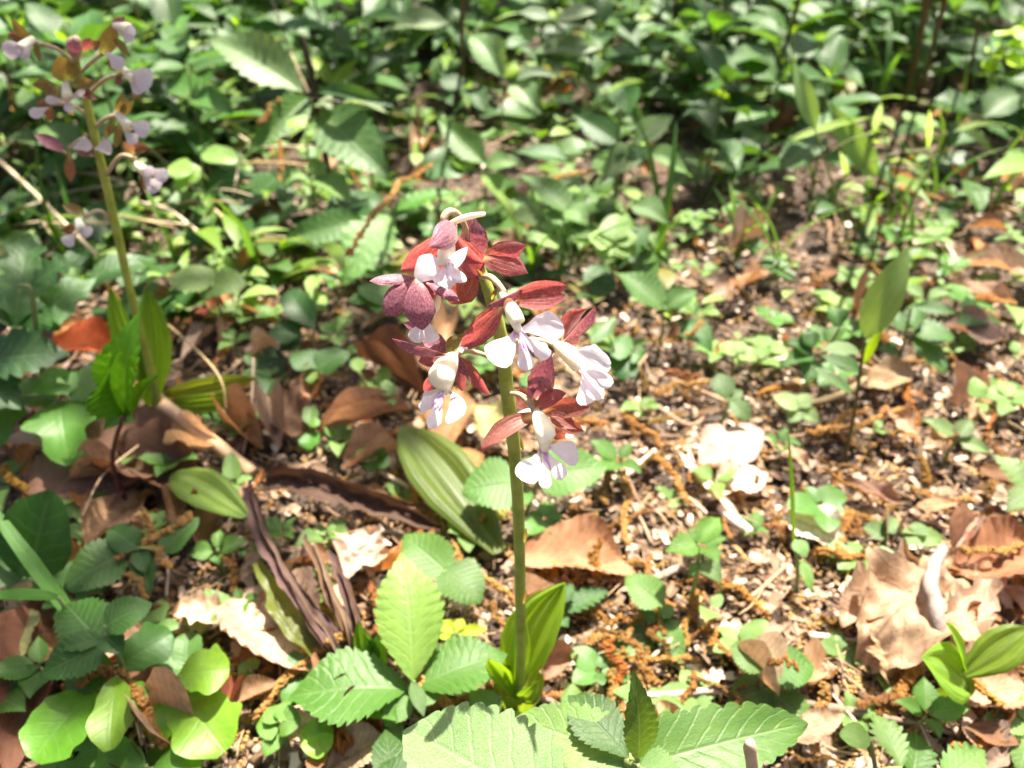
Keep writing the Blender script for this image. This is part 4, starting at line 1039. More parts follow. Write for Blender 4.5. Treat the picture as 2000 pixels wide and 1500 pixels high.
def flakes(n):
    r = random.Random(31)
    vs, fs, ts = [], [], []
    for k in range(n):
        px, py = r.uniform(-40, 2040), r.uniform(300, 1540)
        if px < 1000 and r.random() < .35: continue
        p = G(px, py); a = r.uniform(0, 6.283); L = r.uniform(.003, .011); W = L * r.uniform(.35, .9)
        d = Vector((math.cos(a), math.sin(a), r.uniform(-.35, .35))).normalized()
        nn = Vector((r.uniform(-.45, .45), r.uniform(-.45, .45), 1)); nn = (nn - d * d.dot(nn)).normalized(); w = d.cross(nn)
        c0 = Vector((p.x, p.y, ground_z(p.x, p.y) + r.uniform(.002, .006))); cu = r.uniform(-.5, .9)
        o = len(vs)
        for i in range(4):
            for j in range(3):
                u, v = j - 1, i / 3 - .5
                e = (1 - 1.2 * abs(v) ** 2) * r.uniform(.6, 1.1)
                vs.append(tuple(c0 + d * (L * v * r.uniform(.9, 1.1)) + w * (W * .5 * u * e) + nn * (cu * W * .4 * u * u + r.uniform(-.06, .06) * L)))
        fs += [(o + i * 3 + j, o + i * 3 + j + 1, o + i * 3 + j + 4, o + i * 3 + j + 3) for i in range(3) for j in range(2)]
        ts += [min(1, max(0, r.gauss(.6, .2)))] * 12
    m = bpy.data.meshes.new('leaf_flakes'); m.from_pydata(vs, [], fs)
    at = m.attributes.new('tint', 'FLOAT', 'POINT'); at.data.foreach_set('value', np.array(ts, dtype=np.float32))
    m.polygons.foreach_set('use_smooth', np.ones(len(m.polygons), dtype=bool))
    m.materials.append(M['crumb'])
    o = bpy.data.objects.new('leaf_flakes', m); COL.objects.link(o)
    tag(o, 'small torn tan flakes of old leaves strewn over the soil', kind='stuff')
flakes(3600)
# ------------------------------------------------------------------ fallen leaves
TAN, PALE, ORANGE, RED, BROWN, GREY = (.33, .2, .11), (.52, .38, .26), (.36, .17, .06), (.25, .07, .03), (.17, .085, .04), (.26, .19, .14)
def dead(label, bx, by, tx, ty, w, hb, ht, kind, col, roll=0, um=.8, group=None):
    B, T = G(bx, by, hb * .01), G(tx, ty, ht * .01)
    Mx = frame(B, T, w * (.6 if kind == 'dead_curl' else 1), roll, um)
    o = inst('dead_leaf', rnd.choice(SHAPES[kind]), Mx, None, col)
    tag(o, label, 'dead leaf', group)
    return o

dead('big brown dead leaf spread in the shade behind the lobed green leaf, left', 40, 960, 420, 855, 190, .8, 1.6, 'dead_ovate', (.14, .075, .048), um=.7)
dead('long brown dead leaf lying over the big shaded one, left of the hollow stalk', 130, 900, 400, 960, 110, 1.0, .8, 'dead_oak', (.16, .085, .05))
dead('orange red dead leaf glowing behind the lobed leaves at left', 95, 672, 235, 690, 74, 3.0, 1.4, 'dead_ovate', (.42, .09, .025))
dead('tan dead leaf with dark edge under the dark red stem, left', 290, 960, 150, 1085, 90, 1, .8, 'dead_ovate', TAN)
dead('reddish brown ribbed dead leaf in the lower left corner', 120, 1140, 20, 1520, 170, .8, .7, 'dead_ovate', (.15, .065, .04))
dead('mottled greenish brown dead leaf standing at the left edge, lower part', 30, 1180, 20, 1350, 110, 1.2, 1.0, 'dead_ovate', (.2, .22, .09))
dead('pale brown dead leaf between the hollow stalk and the withered strands', 470, 1150, 640, 1330, 150, .6, .6, 'dead_ovate', (.42, .3, .22))
dead('curled brown dead leaf with lit edge, left of the lower left flower', 700, 690, 840, 785, 84, 1.2, .7, 'dead_curl', (.15, .08, .05))
dead('brown dead leaf in front of the shaded hollow, left of the striped leaf', 480, 800, 620, 850, 84, .9, .6, 'dead_oak', (.14, .08, .05))
dead('long pinkish tan torn leaf, above the striped leaf', 800, 800, 620, 850, 50, 1.2, .8, 'dead_curl', (.4, .25, .17))
dead('crumpled pale dead leaf in the sun, left of the paired leaf herb', 670, 1150, 735, 1035, 110, .8, 1.4, 'dead_crumple', (.55, .43, .34))
dead('broad orange brown dead leaf, smooth, right behind the orchid stalk', 1000, 1085, 1240, 1118, 96, .9, .7, 'dead_ovate', (.36, .19, .1), roll=-6)
dead('large crumpled pale tan dead leaf in full sun at right', 1880, 1130, 1672, 1292, 150, 1.2, 1.2, 'dead_crumple', (.44, .30, .19))
dead('pale leaf piece overlapping the upper left of the large crumpled one', 1790, 1125, 1640, 1225, 84, 1.8, 1.4, 'dead_oak', (.5, .36, .25))
dead('pale torn leaf lying over the right side of the large crumpled one', 1930, 1130, 1850, 1290, 84, 1.9, 1.5, 'dead_oak', (.46, .33, .23))
dead('folded pale dead leaf under the bark strip, at right', 1880, 1180, 1900, 1330, 110, 1.4, 1.0, 'dead_ovate', (.38, .26, .18))
dead('crumpled tan leaf hanging front edge down, at right', 1760, 1200, 1740, 1345, 110, 2.0, .5, 'dead_crumple', (.4, .27, .16))
dead('rusty brown dead leaf with rolled rim at the right edge', 1860, 1110, 2040, 1090, 100, 1.6, 1.6, 'dead_ovate', (.26, .12, .06))
dead('pinkish dead leaf poking up above the rusty one, right edge', 1860, 1070, 1910, 1010, 70, 1, 2, 'dead_curl', (.45, .31, .24))
dead('big ribbed brown dead leaf behind the bamboo, right', 1965, 668, 1830, 634, 70, .8, 1.2, 'dead_ovate', (.3, .2, .15))
dead('long tan dead leaf at the right edge, above the ribbed one', 2040, 540, 1865, 512, 50, 1.0, 1.2, 'dead_ovate', (.4, .28, .2))
dead('tan dead leaf lying crosswise at the right edge, just above the ribbed leaf', 1850, 560, 1985, 592, 40, .9, 1.0, 'dead_ovate', (.36, .24, .16))
dead('narrow tan leaf standing on edge, right of the bamboo', 1858, 790, 1862, 700, 36, .3, 3.0, 'dead_curl', (.4, .26, .18), roll=40)
dead('dull tan leaf scrap behind the bamboo foot', 1690, 755, 1790, 728, 60, .8, 1.8, 'dead_ovate', (.28, .2, .11))
dead('rolled brown leaf on the sunny soil, right of the bleached leaf', 1640, 940, 1765, 985, 32, .6, .6, 'dead_ovate', (.22, .13, .09))
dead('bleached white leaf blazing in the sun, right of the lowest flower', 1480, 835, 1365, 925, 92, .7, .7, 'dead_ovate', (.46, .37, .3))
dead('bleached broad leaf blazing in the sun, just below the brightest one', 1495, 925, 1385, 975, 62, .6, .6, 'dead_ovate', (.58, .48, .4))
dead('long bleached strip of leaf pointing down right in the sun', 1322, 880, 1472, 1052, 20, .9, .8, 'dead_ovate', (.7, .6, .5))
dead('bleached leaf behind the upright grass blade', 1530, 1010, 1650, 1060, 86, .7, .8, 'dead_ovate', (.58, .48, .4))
dead('pale leaf piece under the right edge catkins', 1900, 960, 2020, 1000, 60, .7, .8, 'dead_oak', (.5, .38, .28))
dead('brown leaf under the young orchid', 1870, 1370, 2010, 1340, 80, .7, 1.0, 'dead_ovate', (.4, .24, .15))
dead('grey skeleton of a leaf in the lower right corner', 1880, 1400, 1960, 1500, 90, .5, .5, 'dead_ovate', (.34, .25, .2))
dead('pale brown leaf lying at the bottom, left of the downy leaf', 640, 1500, 760, 1440, 80, .6, .8, 'dead_ovate', (.4, .28, .18))
dead('reddish leaf piece below the lime leaflets, bottom left', 470, 1330, 440, 1400, 70, .6, .9, 'dead_curl', (.26, .09, .05))
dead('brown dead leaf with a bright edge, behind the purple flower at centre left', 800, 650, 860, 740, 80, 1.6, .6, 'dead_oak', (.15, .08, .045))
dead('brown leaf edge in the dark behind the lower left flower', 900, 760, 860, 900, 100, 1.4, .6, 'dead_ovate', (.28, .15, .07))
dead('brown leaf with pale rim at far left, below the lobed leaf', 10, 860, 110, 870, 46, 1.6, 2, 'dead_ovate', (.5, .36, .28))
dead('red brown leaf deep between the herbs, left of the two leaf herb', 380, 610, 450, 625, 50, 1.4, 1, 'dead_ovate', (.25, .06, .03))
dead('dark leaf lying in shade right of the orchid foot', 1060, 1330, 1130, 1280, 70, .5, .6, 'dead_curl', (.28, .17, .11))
# the wide old leaf with stripes, half in the sun
def old_leaf(label, B, T, w, col, roll=0, kind='pleat', name='fading_leaf', um=.8, cat='leaf'):
    o = inst(name, rnd.choice(SHAPES[kind]), frame(B, T, w, roll, um), None, col)
    return tag(o, label, cat)
old_leaf('broad striped yellow green leaf lying on the litter below the lower left flower', G(975, 1080, .006), G(783, 832, .020), 112, (.15, .21, .055))
old_leaf('striped green leaf bent over in the shade, below the hollow stalk', G(480, 1010, .03), G(335, 925, .02), 62, (.16, .24, .07))
old_leaf('yellow blotched leaf lying under the striped one', G(985, 1010, .006), G(890, 960, .01), 60, (.5, .45, .12))
old_leaf('pale yellow leaf behind the stalk, beside the lower left flower', G(985, 860, .006), G(925, 790, .02), 80, (.5, .48, .2), kind='dead_ovate')

# ------------------------------------------------------------------ withered orchid leaves
def strip(mb, pts, ws, cup=.6, nseg=40, px=True):
    c = catmull(pts, nseg)
    rv, ru = [], []
    for i, p in enumerate(c):
        t = (c[min(i + 1, nseg)] - c[max(i - 1, 0)]).normalized()
        v = (EYE - p).normalized()
        x = t.cross(v).normalized(); n = x.cross(t)
        p = p + Vector((noise.noise(p * 60), noise.noise(p * 60 + Vector((7, 7, 7))), noise.noise(p * 60 + Vector((3, 1, 9))))) * .0022
        w = (1 + .5 * noise.noise(p * 110)) * float(np.interp(i / nseg, np.linspace(0, 1, len(ws)), ws)) / pxscale(p) / 2
        rv.append([p + x * (u * w) + n * (cup * w * u * u + .6 * w * noise.noise(Vector((u * 3.2, i * .5, pts[0].x * 90)))) for u in [-1 + k / 4 for k in range(9)]])
        ru.append([(.5 + .5 * u, i / nseg) for u in [-1 + k / 4 for k in range(9)]])
    mb.grid(rv, ru)
wo = empty('withered_orchid', G(690, 1330, 0))
tag(wo, 'withered orchid tuft of long brown curled leaf strands left of the folded shoot', 'orchid')
for pts, ws, mat, col in (
    ([(700, 1320, .6), (640, 1240, 2.2), (560, 1130, 3.0), (500, 1020, 2.6), (482, 950, 2.0)], [24, 34, 30, 26, 20], 'dead_par', (.13, .08, .075)),
    ([(690, 1325, .5), (620, 1262, 1.6), (555, 1190, 2.2), (505, 1100, 2.2)], [30, 50, 50, 18], 'pleat', (.13, .15, .035)),
    ([(700, 1310, .6), (665, 1210, 2.4), (625, 1110, 3.0), (590, 1050, 2.4)], [20, 20, 16, 9], 'dead_par', (.22, .13, .08)),
    ([(708, 1305, .6), (690, 1220, 2.6), (662, 1120, 3.0), (638, 1075, 2.6)], [20, 22, 18, 8], 'dead_par', (.10, .065, .06)),
    ([(702, 1312, .6), (655, 1225, 1.6), (600, 1150, 1.8), (575, 1080, 1.2)], [16, 18, 16, 9], 'pleat', (.26, .2, .04)),
    ([(698, 1300, .8), (676, 1220, 2.9), (640, 1130, 3.4), (612, 1062, 3.0)], [12, 12, 9, 5], 'dead_par', (.3, .2, .13)),
    ([(700, 1318, .7), (650, 1250, 2.6), (575, 1140, 3.5), (515, 1030, 3.2), (494, 965, 2.6)], [10, 12, 10, 8, 6], 'dead_par', (.24, .16, .12)),
    ([(706, 1300, .8), (700, 1230, 2.9), (676, 1140, 3.3), (655, 1100, 3.0)], [10, 11, 9, 5], 'dead_par', (.16, .09, .07))):
    mb = MB(); strip(mb, [G(x, y, h * .01) for x, y, h in pts], ws)
    put('leaf', mb, M[mat], wo, col)
wb = MB(); strip(wb, [G(520, 935, .02), G(620, 950, .022), G(740, 985, .015), G(860, 1030, .008)], [40, 48, 38, 16], cup=1.1)
w2 = put('withered_leaf', wb, M['dead_par'], None, (.07, .042, .03)); tag(w2, 'black brown rotting leaf trailing right from the end of the hollow stalk', 'dead leaf')
wb = MB(); strip(wb, [G(560, 920, .012), G(690, 950, .014), G(790, 985, .01), G(840, 1000, .006)], [14, 18, 15, 6], cup=1.1)
w2 = put('withered_leaf', wb, M['dead_par'], None, (.24, .15, .1)); tag(w2, 'thin brown shred lying along the top of the rotting leaf', 'dead leaf')

LATE = []
# ------------------------------------------------------------------ sticks and straws
def stick(name, label, pts, wpx, mat='wood', col=(.2, .14, .1), cat='twig', hollow=False, group=None, knobs=True):
    P3 = [G(x, y, h * .01) for x, y, h in pts]
    sc = pxscale(P3[len(P3) // 2])
    w = wpx if isinstance(wpx, (list, tuple)) else [wpx, wpx * .8]
    R = [x / 2 / sc for x in w]
    c = catmull(P3, 14)
    if knobs:
        c = [p + Vector((noise.noise(p * 90) * R[0] * .5, noise.noise(p * 90 + Vector((5, 5, 5))) * R[0] * .5, 0)) for p in c]
    mb = MB(); mb.tube(c, R, 10, 28)
    o = put(name, mb, M[mat], None, col)
    tag(o, label, cat, group)
    if hollow:
        d = (c[0] - c[1]).normalized()
        m2 = MB(); m2.tube([c[0] + d * .0002, c[0] + d * .0006], [R[0] * .62, R[0] * .62], 10, 2)
        h = put('hollow_shade', m2, M['soil'], o);  # dark plug on the solid cut end, painted shade of the hollow
    return o
stick('hollow_stalk', 'thick pale hollow stalk, cut off, slanting down to the right at left of centre', [(316, 788, 4.2), (370, 830, 3.2), (430, 875, 2.0), (492, 925, .8)], [27, 27, 28, 28], 'straw', (.4, .27, .17), 'stalk', hollow=True, knobs=False)
stick('bark_strip', 'grey bark strip lying across the crumpled pale leaf', [(1842, 1072, 2.6), (1820, 1130, 3.6), (1828, 1190, 3.6), (1836, 1240, 3.0)], [24, 30, 30, 24], col=(.24, .195, .17), cat='bark')
stick('twig', 'straight pale twig lying in the soil right of the orchid foot', [(1185, 1366, .5), (1290, 1358, .6), (1420, 1345, .6)], [11, 13, 14], col=(.4, .3, .24))
stick('twig', 'brown twig in the shadow under the young orchid, lower right', [(1560, 1372, .5), (1640, 1385, .5), (1730, 1402, .5), (1860, 1430, .5)], [16, 18, 12, 9], col=(.2, .14, .1))
stick('twig', 'curved dark twig beside the orchid foot', [(1042, 1362, .7), (1075, 1368, .9), (1115, 1395, .5)], [10, 10, 7], col=(.2, .13, .11))
stick('twig', 'pale peeled twig blazing in the sun, upper right of the orange brown leaf', [(1408, 990, .6), (1440, 1020, .8), (1468, 1042, .7)], [20, 22, 18], col=(.6, .5, .42))
stick('twig', 'short brown twig above the low toothed seedling', [(1278, 1132, .5), (1328, 1108, .7)], [17, 15], col=(.36, .25, .2))
stick('twig', 'short pale twig standing among the catkins, below the paired round leaves', [(1228, 1100, .4), (1236, 1062, 1.2)], [12, 10], col=(.45, .36, .3))
stick('twig', 'thin twig pointing at the low seedling at right', [(1660, 1065, .5), (1730, 1045, .8)], [7, 5], col=(.4, .3, .24))
stick('twig', 'white twig tip on the soil left of the crumpled pale leaf', [(1582, 1240, .8), (1630, 1245, .6), (1700, 1255, .4)], [16, 8, 6], col=(.55, .46, .4))
stick('twig', 'straight twig across the dark soil behind the bamboo, upper part', [(1500, 705, .8), (1585, 697, .9)], [13, 11], col=(.5, .36, .26))
stick('twig', 'long dull twig slanting behind the bamboo foot', [(1570, 790, .8), (1640, 772, 1.0), (1690, 740, 1.2)], [13, 14, 11], col=(.26, .19, .1))
stick('twig', 'twig slanting down from the standing tan leaf at right', [(1870, 745, 1.6), (1900, 790, 1.0), (1935, 830, .5)], [9, 10, 9], col=(.3, .22, .12))
stick('twig', 'thin dark bent twig in the sunny litter, right of the flowers', [(1290, 800, .7), (1345, 830, .8), (1385, 810, .7)], [10, 10, 6], col=(.25, .16, .1))
stick('twig', 'small forked looking twig in front of the sunny catkins, right of the lowest flower', [(1210, 940, .6), (1280, 880, .9)], [9, 12], col=(.5, .4, .33))
stick('dry_stem', 'pale blurred dry stem tip rising at the bottom edge, on the right leaf', [(1478, 1620, 6.8), (1472, 1530, 9), (1466, 1462, 11), (1467, 1444, 11.4)], [18, 22, 27, 10], 'straw', (.5, .4, .26), 'stem')
stick('dry_stem', 'thin brown dry stem rising through the herbs above the topmost flower', [(820, 310, 1), (818, 250, 4), (816, 198, 7)], [7, 6, 5], 'straw', (.3, .18, .08), 'stem')
for i, (lab, pts, w, col) in enumerate((
    ('long pale straw running down right below the blurred orchid flowers', [(295, 292, 3), (370, 360, 2.5), (440, 430, 1.5)], 9, (.5, .38, .28)),
    ('long straw bent down at its end, beside the fresh sapling', [(275, 590, 4), (380, 680, 4.5), (430, 740, 4), (442, 800, 2.5)], 7, (.36, .27, .14)),
    ('long dry straw crossing from the left edge under the blurred orchid flowers', [(0, 315, 6), (70, 380, 5), (130, 440, 4), (190, 500, 2)], 12, (.5, .4, .28)),
    ('pale straw slanting behind the blurred orchid flowers to the right', [(330, 192, 4.5), (420, 225, 4), (490, 265, 3)], 11, (.45, .38, .26)),
    ('thin straw rising at the top left, beside the blurred flowers', [(290, 115, 3), (272, 50, 8), (265, -10, 12)], 6, (.45, .33, .18)),
    ('thin straw crossing under the blurred flowers at the left', [(120, 200, 5), (180, 270, 4), (240, 350, 2.5)], 5, (.5, .28, .1)),
    ('flat pale straw lying behind the blurred orchid stalk', [(140, 335, 4), (210, 345, 4), (270, 372, 3)], 10, (.45, .36, .25)),
    ('pale straw lying at left, below the leaning grass', [(0, 420, 3), (60, 400, 3.4), (120, 385, 3)], 6, (.5, .42, .3)),
    ('white dry stem standing in the herbs right of the blurred orchid', [(470, 300, 6), (460, 360, 4), (450, 410, 1)], 8, (.6, .48, .42)),
    ('pale straw on the leaf litter beside the fresh sapling stem', [(390, 455, 3), (330, 410, 3), (275, 395, 2.8)], 8, (.55, .44, .36)),
    ('thin straw under the fresh sapling, beside the brown leaf', [(160, 1010, 2), (200, 930, 3), (270, 870, 3)], 6, (.34, .24, .15)),
    ('thin upright straw left of the round leaf seedling', [(495, 700, 3.5), (490, 800, 2), (475, 885, .7)], 7, (.4, .3, .22)),
    ('fine straw in the soil left of the crumpled pale leaf', [(1590, 1275, .6), (1640, 1310, .6), (1690, 1350, .5)], 5, (.36, .26, .18)),
    ('second fine straw beside the crumpled pale leaf', [(1560, 1290, .6), (1620, 1300, .7), (1685, 1320, .5)], 5, (.34, .24, .16)),
    ('thin brown straw lying across the herbs above the topmost flower', [(835, 330, 5), (920, 300, 6), (1010, 258, 7)], 5, (.35, .22, .14)),
    ('thin dark thread like stem under the sunlit leaves at right', [(1690, 890, .5), (1660, 820, 2), (1650, 740, 4)], 5, (.1, .07, .03)),
    ('long thin dry stem in the upper left, reaching the top edge', [(640, 260, 1.5), (575, 120, 8), (528, -10, 13)], 6, (.42, .33, .22)))):
    stick('straw', lab, pts, w * .75, 'straw', col, 'straw', knobs=False)
for i in range(26):
    x, y = rnd.uniform(-10, 470), rnd.uniform(150, 470); p = G(x, y); L = rnd.uniform(.05, .13); a = rnd.uniform(-1.1, .9)
    q = p + Vector((math.cos(a) * L, math.sin(a) * L * .5, 0)); x1, y1 = topx(q)
    h0, h1 = rnd.uniform(.6, 2.5), rnd.uniform(1, 5)
    o = stick('straw', 'x', [(x, y, h0), ((x + x1) / 2, (y + y1) / 2 - 6, (h0 + h1) / 2 + .4), (x1, y1, h1)], rnd.uniform(3.5, 6.5), 'straw', rnd.choice([(.48, .38, .26), (.38, .28, .15), (.5, .42, .32)]), 'straw', group='dry straws at the left', knobs=False)
    LATE.append((o, x, y))
for i, (lab, pts, w) in enumerate((
    ('slender woody stem at the upper right, left of a close pair', [(1762, 225, .5), (1790, 110, 10), (1815, -20, 22)], [17, 13]),
    ('slender woody stem at the upper right, right one of a close pair', [(1792, 200, .5), (1822, 90, 12), (1850, -20, 22)], [15, 11]),
    ('dark woody stem at the upper right under the lime leaves', [(1888, 195, .5), (1902, 100, 8), (1912, 40, 14)], [13, 9]),
    ('slender brown stem at the top, right of the grey leaves', [(905, 190, .5), (903, 90, 12), (905, -20, 22)], [14, 11]),
    ('reddish brown stem among lime bamboo tips, upper right', [(1505, 160, 2), (1540, 70, 12), (1565, -20, 20)], [12, 9]))):
    stick('sapling_stem', lab, pts, [q * .7 for q in w], col=(.1, .06, .03), cat='stem')

# ------------------------------------------------------------------ catkins (shed oak flowers)
def catkin_mesh(i):
    r = random.Random(500 + i)
    pts = [Vector((0.10 * math.sin(t * 3.1 + i) * t * (1 - t) * 4 * r.uniform(.3, 1.3), t, .06 * math.sin(t * 5 + i * 2) * t * (1 - t) * 3)) for t in [k / 8 for k in range(9)]]
    c = catmull(pts, 60)
    mb = MB(); mb.tube(pts, [.012, .01], 5, 16)
    for k in range(150):
        t = r.random() ** .9
        if .3 < (t * 7 + i) % 2.6 < .38: continue
        p = c[int(t * 59)]
        a = r.uniform(0, 6.283); rad = .034 * (1.1 - .5 * t)
        q = p + Vector((math.cos(a) * rad, r.uniform(-.008, .008), math.sin(a) * rad))
        s = r.uniform(.018, .031)
        o = len(mb.v)
        for v in ICO_V:
            mb.v.append((q.x + v[0] * s * r.uniform(.8, 1.3), q.y + v[1] * s * r.uniform(.8, 1.3), q.z + v[2] * s)); mb.uv.append((0, t))
        mb.f += [tuple(int(x) + o for x in f) for f in ICO_F]
    return mb.mesh('catkin', M['catkin'], smooth=False)
CAT = [catkin_mesh(i) for i in range(7)]
def catkin(label, x0, y0, x1, y1, h0=.9, h1=.7, col=(1, 1, 1), fat=1.0, group=None):
    B, T = G(x0, y0, h0 * .01), G(x1, y1, h1 * .01)
    ax = T - B; L = ax.length; ax.normalize()
    n = (Vector((0, 0, 1)) - ax * ax.z).normalized(); x = ax.cross(n)
    R = Matrix((x, ax, n)).transposed().to_4x4() @ Matrix.Diagonal((1, 1, rnd.uniform(.5, 1), 1)) @ Matrix.Rotation(rnd.uniform(0, 6.28), 4, 'Y')
    k = max(.45, min(2.2, .050 / L)) * fat
    o = inst('catkin', rnd.choice(CAT), Matrix.Translation(B) @ R @ Matrix.Diagonal((L * k, L, L * k, 1)), None, col)
    tag(o, label, 'catkin', group)
    return o
for a in (
    ('golden brown catkin hanging over the toothed herb, just left of the orchid foot', 818, 1282, 892, 1412, 3.4, .8, (1.25, 1.2, 1.1)),
    ('brown catkin lying across the withered strands, its left end lower', 705, 1240, 565, 1268, 2.2, 1.0),
    ('long brown catkin running down left from the withered strands', 640, 1250, 502, 1412, 1.6, .7),
    ('catkin running down between the lime leaflets at lower left', 232, 1312, 322, 1462, 3.2, 2.2, (.95, .9, .8)),
    ('catkin lying on the reddish leaf, left of the lime leaflets', 225, 1312, 120, 1345, 3.0, 2.4, (.9, .8, .7)),
    ('upper catkin crossing the half shaded toothed herb, steep', 278, 1000, 326, 1115, 3.6, 2.6),
    ('lower catkin crossing the half shaded toothed herb, slanting left', 375, 1005, 226, 1098, 3.2, 3.0),
    ('short catkin below the crossing pair, lower left', 248, 1120, 290, 1172, 2.6, 1.6),
    ('catkin running up right above the orange brown dead leaf, beside the stalk', 880, 1062, 996, 1180, 1.2, .8, (1.1, 1.1, 1)),
    ('short catkin against the orchid stalk, left side', 962, 1175, 990, 1228, 1.2, .8),
    ('catkin lying along the crossed broad leaf, left of the topmost flower', 682, 495, 780, 352, 6.6, 6.6),
    ('catkin on the upper end of the crossed broad leaf', 770, 360, 840, 315, 6.6, 6.2, (1, .95, .8)),
    ('catkin caught on the tall herb, under its left leaf', 506, 240, 548, 192, 9.6, 11),
    ('upright brown catkin hanging in the herbs, left of the tall stem', 545, 270, 548, 405, 5, .8, (.75, .7, .5)),
    ('catkin hanging in the grass at the left edge, below the blurred flowers', 6, 125, 26, 222, 10, 7),
    ('catkin hanging from the four leaved seedling at left', 440, 1082, 478, 1162, 1.8, .7),
    ('fat reddish catkin lying at the bottom, left of the downy leaf', 645, 1450, 745, 1410, .9, .9, (1.0, .6, .45), 1.8),
    ('brown catkin beside the orchid sheath, left', 945, 1322, 978, 1392, 1, .7),
    ('reddish fat catkin standing in the dark soil right of the orchid foot', 1192, 1250, 1206, 1335, 1.2, .8, (.95, .62, .4), 1.3),
    ('catkin lying over the young orchid from its leaf to the soil', 1764, 1246, 1984, 1396, 2.0, 1.4, (1.2, 1.15, .8), .9),
    ('catkin in front of the crumpled pale leaf, left of the young orchid', 1800, 1310, 1716, 1385, 1.4, .8, (1.15, 1, .85)),
    ('catkin running to the right edge in the lower right corner', 1862, 1462, 2010, 1400, .9, .9, (1.1, 1, .85)),
    ('catkin standing over the pale leaves at lower right', 1612, 1335, 1590, 1480, 2.2, .8),
    ('catkin resting on the green leaf, lower right of centre', 1500, 1290, 1562, 1310, 2.8, 2.8, (.9, .8, .5), 1.2),
    ('catkin on the rusty leaf at the right edge', 1880, 1075, 2000, 1060, 2.4, 2.4),
    ('catkin crossing the sunny soil left of the low four leaf seedling', 1585, 1075, 1730, 1110, .9, .8, (1.2, 1.1, .9)),
    ('catkin running up to the left, behind the crumpled leaf', 1660, 1000, 1645, 1090, .9, .8, (1.1, 1, .8)),
    ('catkin lying behind the rolled brown leaf', 1780, 955, 1905, 975, .9, .8),
    ('upper of two catkins under the bamboo foot', 1580, 845, 1690, 800, .9, 1.0, (.9, .8, .6)),
    ('lower of two catkins under the bamboo foot', 1600, 840, 1770, 795, 1.4, 1.4),
    ('catkin hanging on the soil edge right of the bamboo foot', 1770, 755, 1790, 835, 1.4, .8, (1.1, .8, .55)),
    ('golden catkin at the right edge above the ribbed leaf', 1905, 580, 1985, 600, 1.4, 1.2, (1.25, 1.1, .8)),
    ('catkin caught on the three leaf herb right of the flowers', 1372, 628, 1300, 668, 3.2, 1.6),
    ('catkin in the sunny litter behind the blazing right flower', 1280, 770, 1390, 730, .9, .8),
    ('dark catkin lying on shaded ground right of the lowest flower', 1215, 800, 1290, 880, .9, .8, (.8, .7, .6)),
    ('long catkin running down from the lowest flower to the orange brown leaf', 1215, 920, 1225, 1065, .8, .8),
    ('catkin on the orange brown dead leaf', 1180, 1040, 1165, 1130, 1.6, 1.4, (.9, .85, .5), 1.2),
    ('catkin in the sun beside the long bleached strip', 1275, 885, 1345, 985, .9, .8, (1.15, 1, .8)),
    ('catkin below the leggy seedling, running down', 1350, 1165, 1392, 1265, .9, .7, (1.1, 1, .7)),
    ('catkin running right from the leggy seedling', 1405, 1140, 1500, 1205, .8, .8, (1.15, 1, .75)),
    ('catkin lying in the dark hollow above the low toothed seedling', 1130, 1185, 1260, 1210, .8, .8, (.75, .65, .5)),
    ('catkin on the soil below the orange brown leaf', 1145, 1260, 1235, 1215, .7, .8),
    ('catkin behind the tall broad herb, upper right of the topmost flower', 1068, 352, 1165, 330, 5, 5),
    ('catkin hanging on the grasses at upper right', 1710, 420, 1735, 470, 3, 1.4),
    ('catkin lying over litter at upper right, under the bamboo blade', 1715, 352, 1840, 400, 3, 2),
    ('catkin on the dark soil behind the bamboo', 1480, 772, 1590, 735, .9, .9, (1.15, 1, .75)),
    ('catkin lying at the far left, below the brown leaf', 10, 910, 50, 985, 1.6, 1, (.8, .8, .4)),
    ('catkin on the tan leaf, between the dark red stem and the hollow stalk', 300, 960, 235, 1000, 1.4, 1.2),
    ('catkin hanging beside the fresh sapling, left side', 210, 560, 250, 660, 6.4, 4.4, (1.1, .9, .6)),
    ('catkin in the brown litter above the striped leaf', 820, 815, 905, 800, 1, 1),
    ('catkin along the right side of the striped leaf', 850, 870, 900, 900, .9, .9),
    ('catkin left of the round leaf herb, on the yellow leaf', 905, 1040, 960, 1010, 1, 1)):
    catkin(*a)
# ------------------------------------------------------------------ everything else of the undergrowth
def clear(x, y, r):
    return all((x - a) ** 2 + (y - b) ** 2 > r * r for a, b in TAKEN)
HAND = [(o.location.x, o.location.y) for o in COL.objects if o.parent is None and o.get('category') in ('herb', 'vine', 'seedling', 'sapling', 'bamboo') and o.location.y > .38]
def hides(x, y):
    return any(abs(x - a * y / b) < .05 + .05 * b and b - .24 < y < b + .02 for a, b in HAND)
TAKEN = [(o.location.x, o.location.y) for o in COL.objects if o.parent is None and o.get('category') in ('herb', 'orchid', 'vine', 'seedling', 'sapling', 'bamboo')]

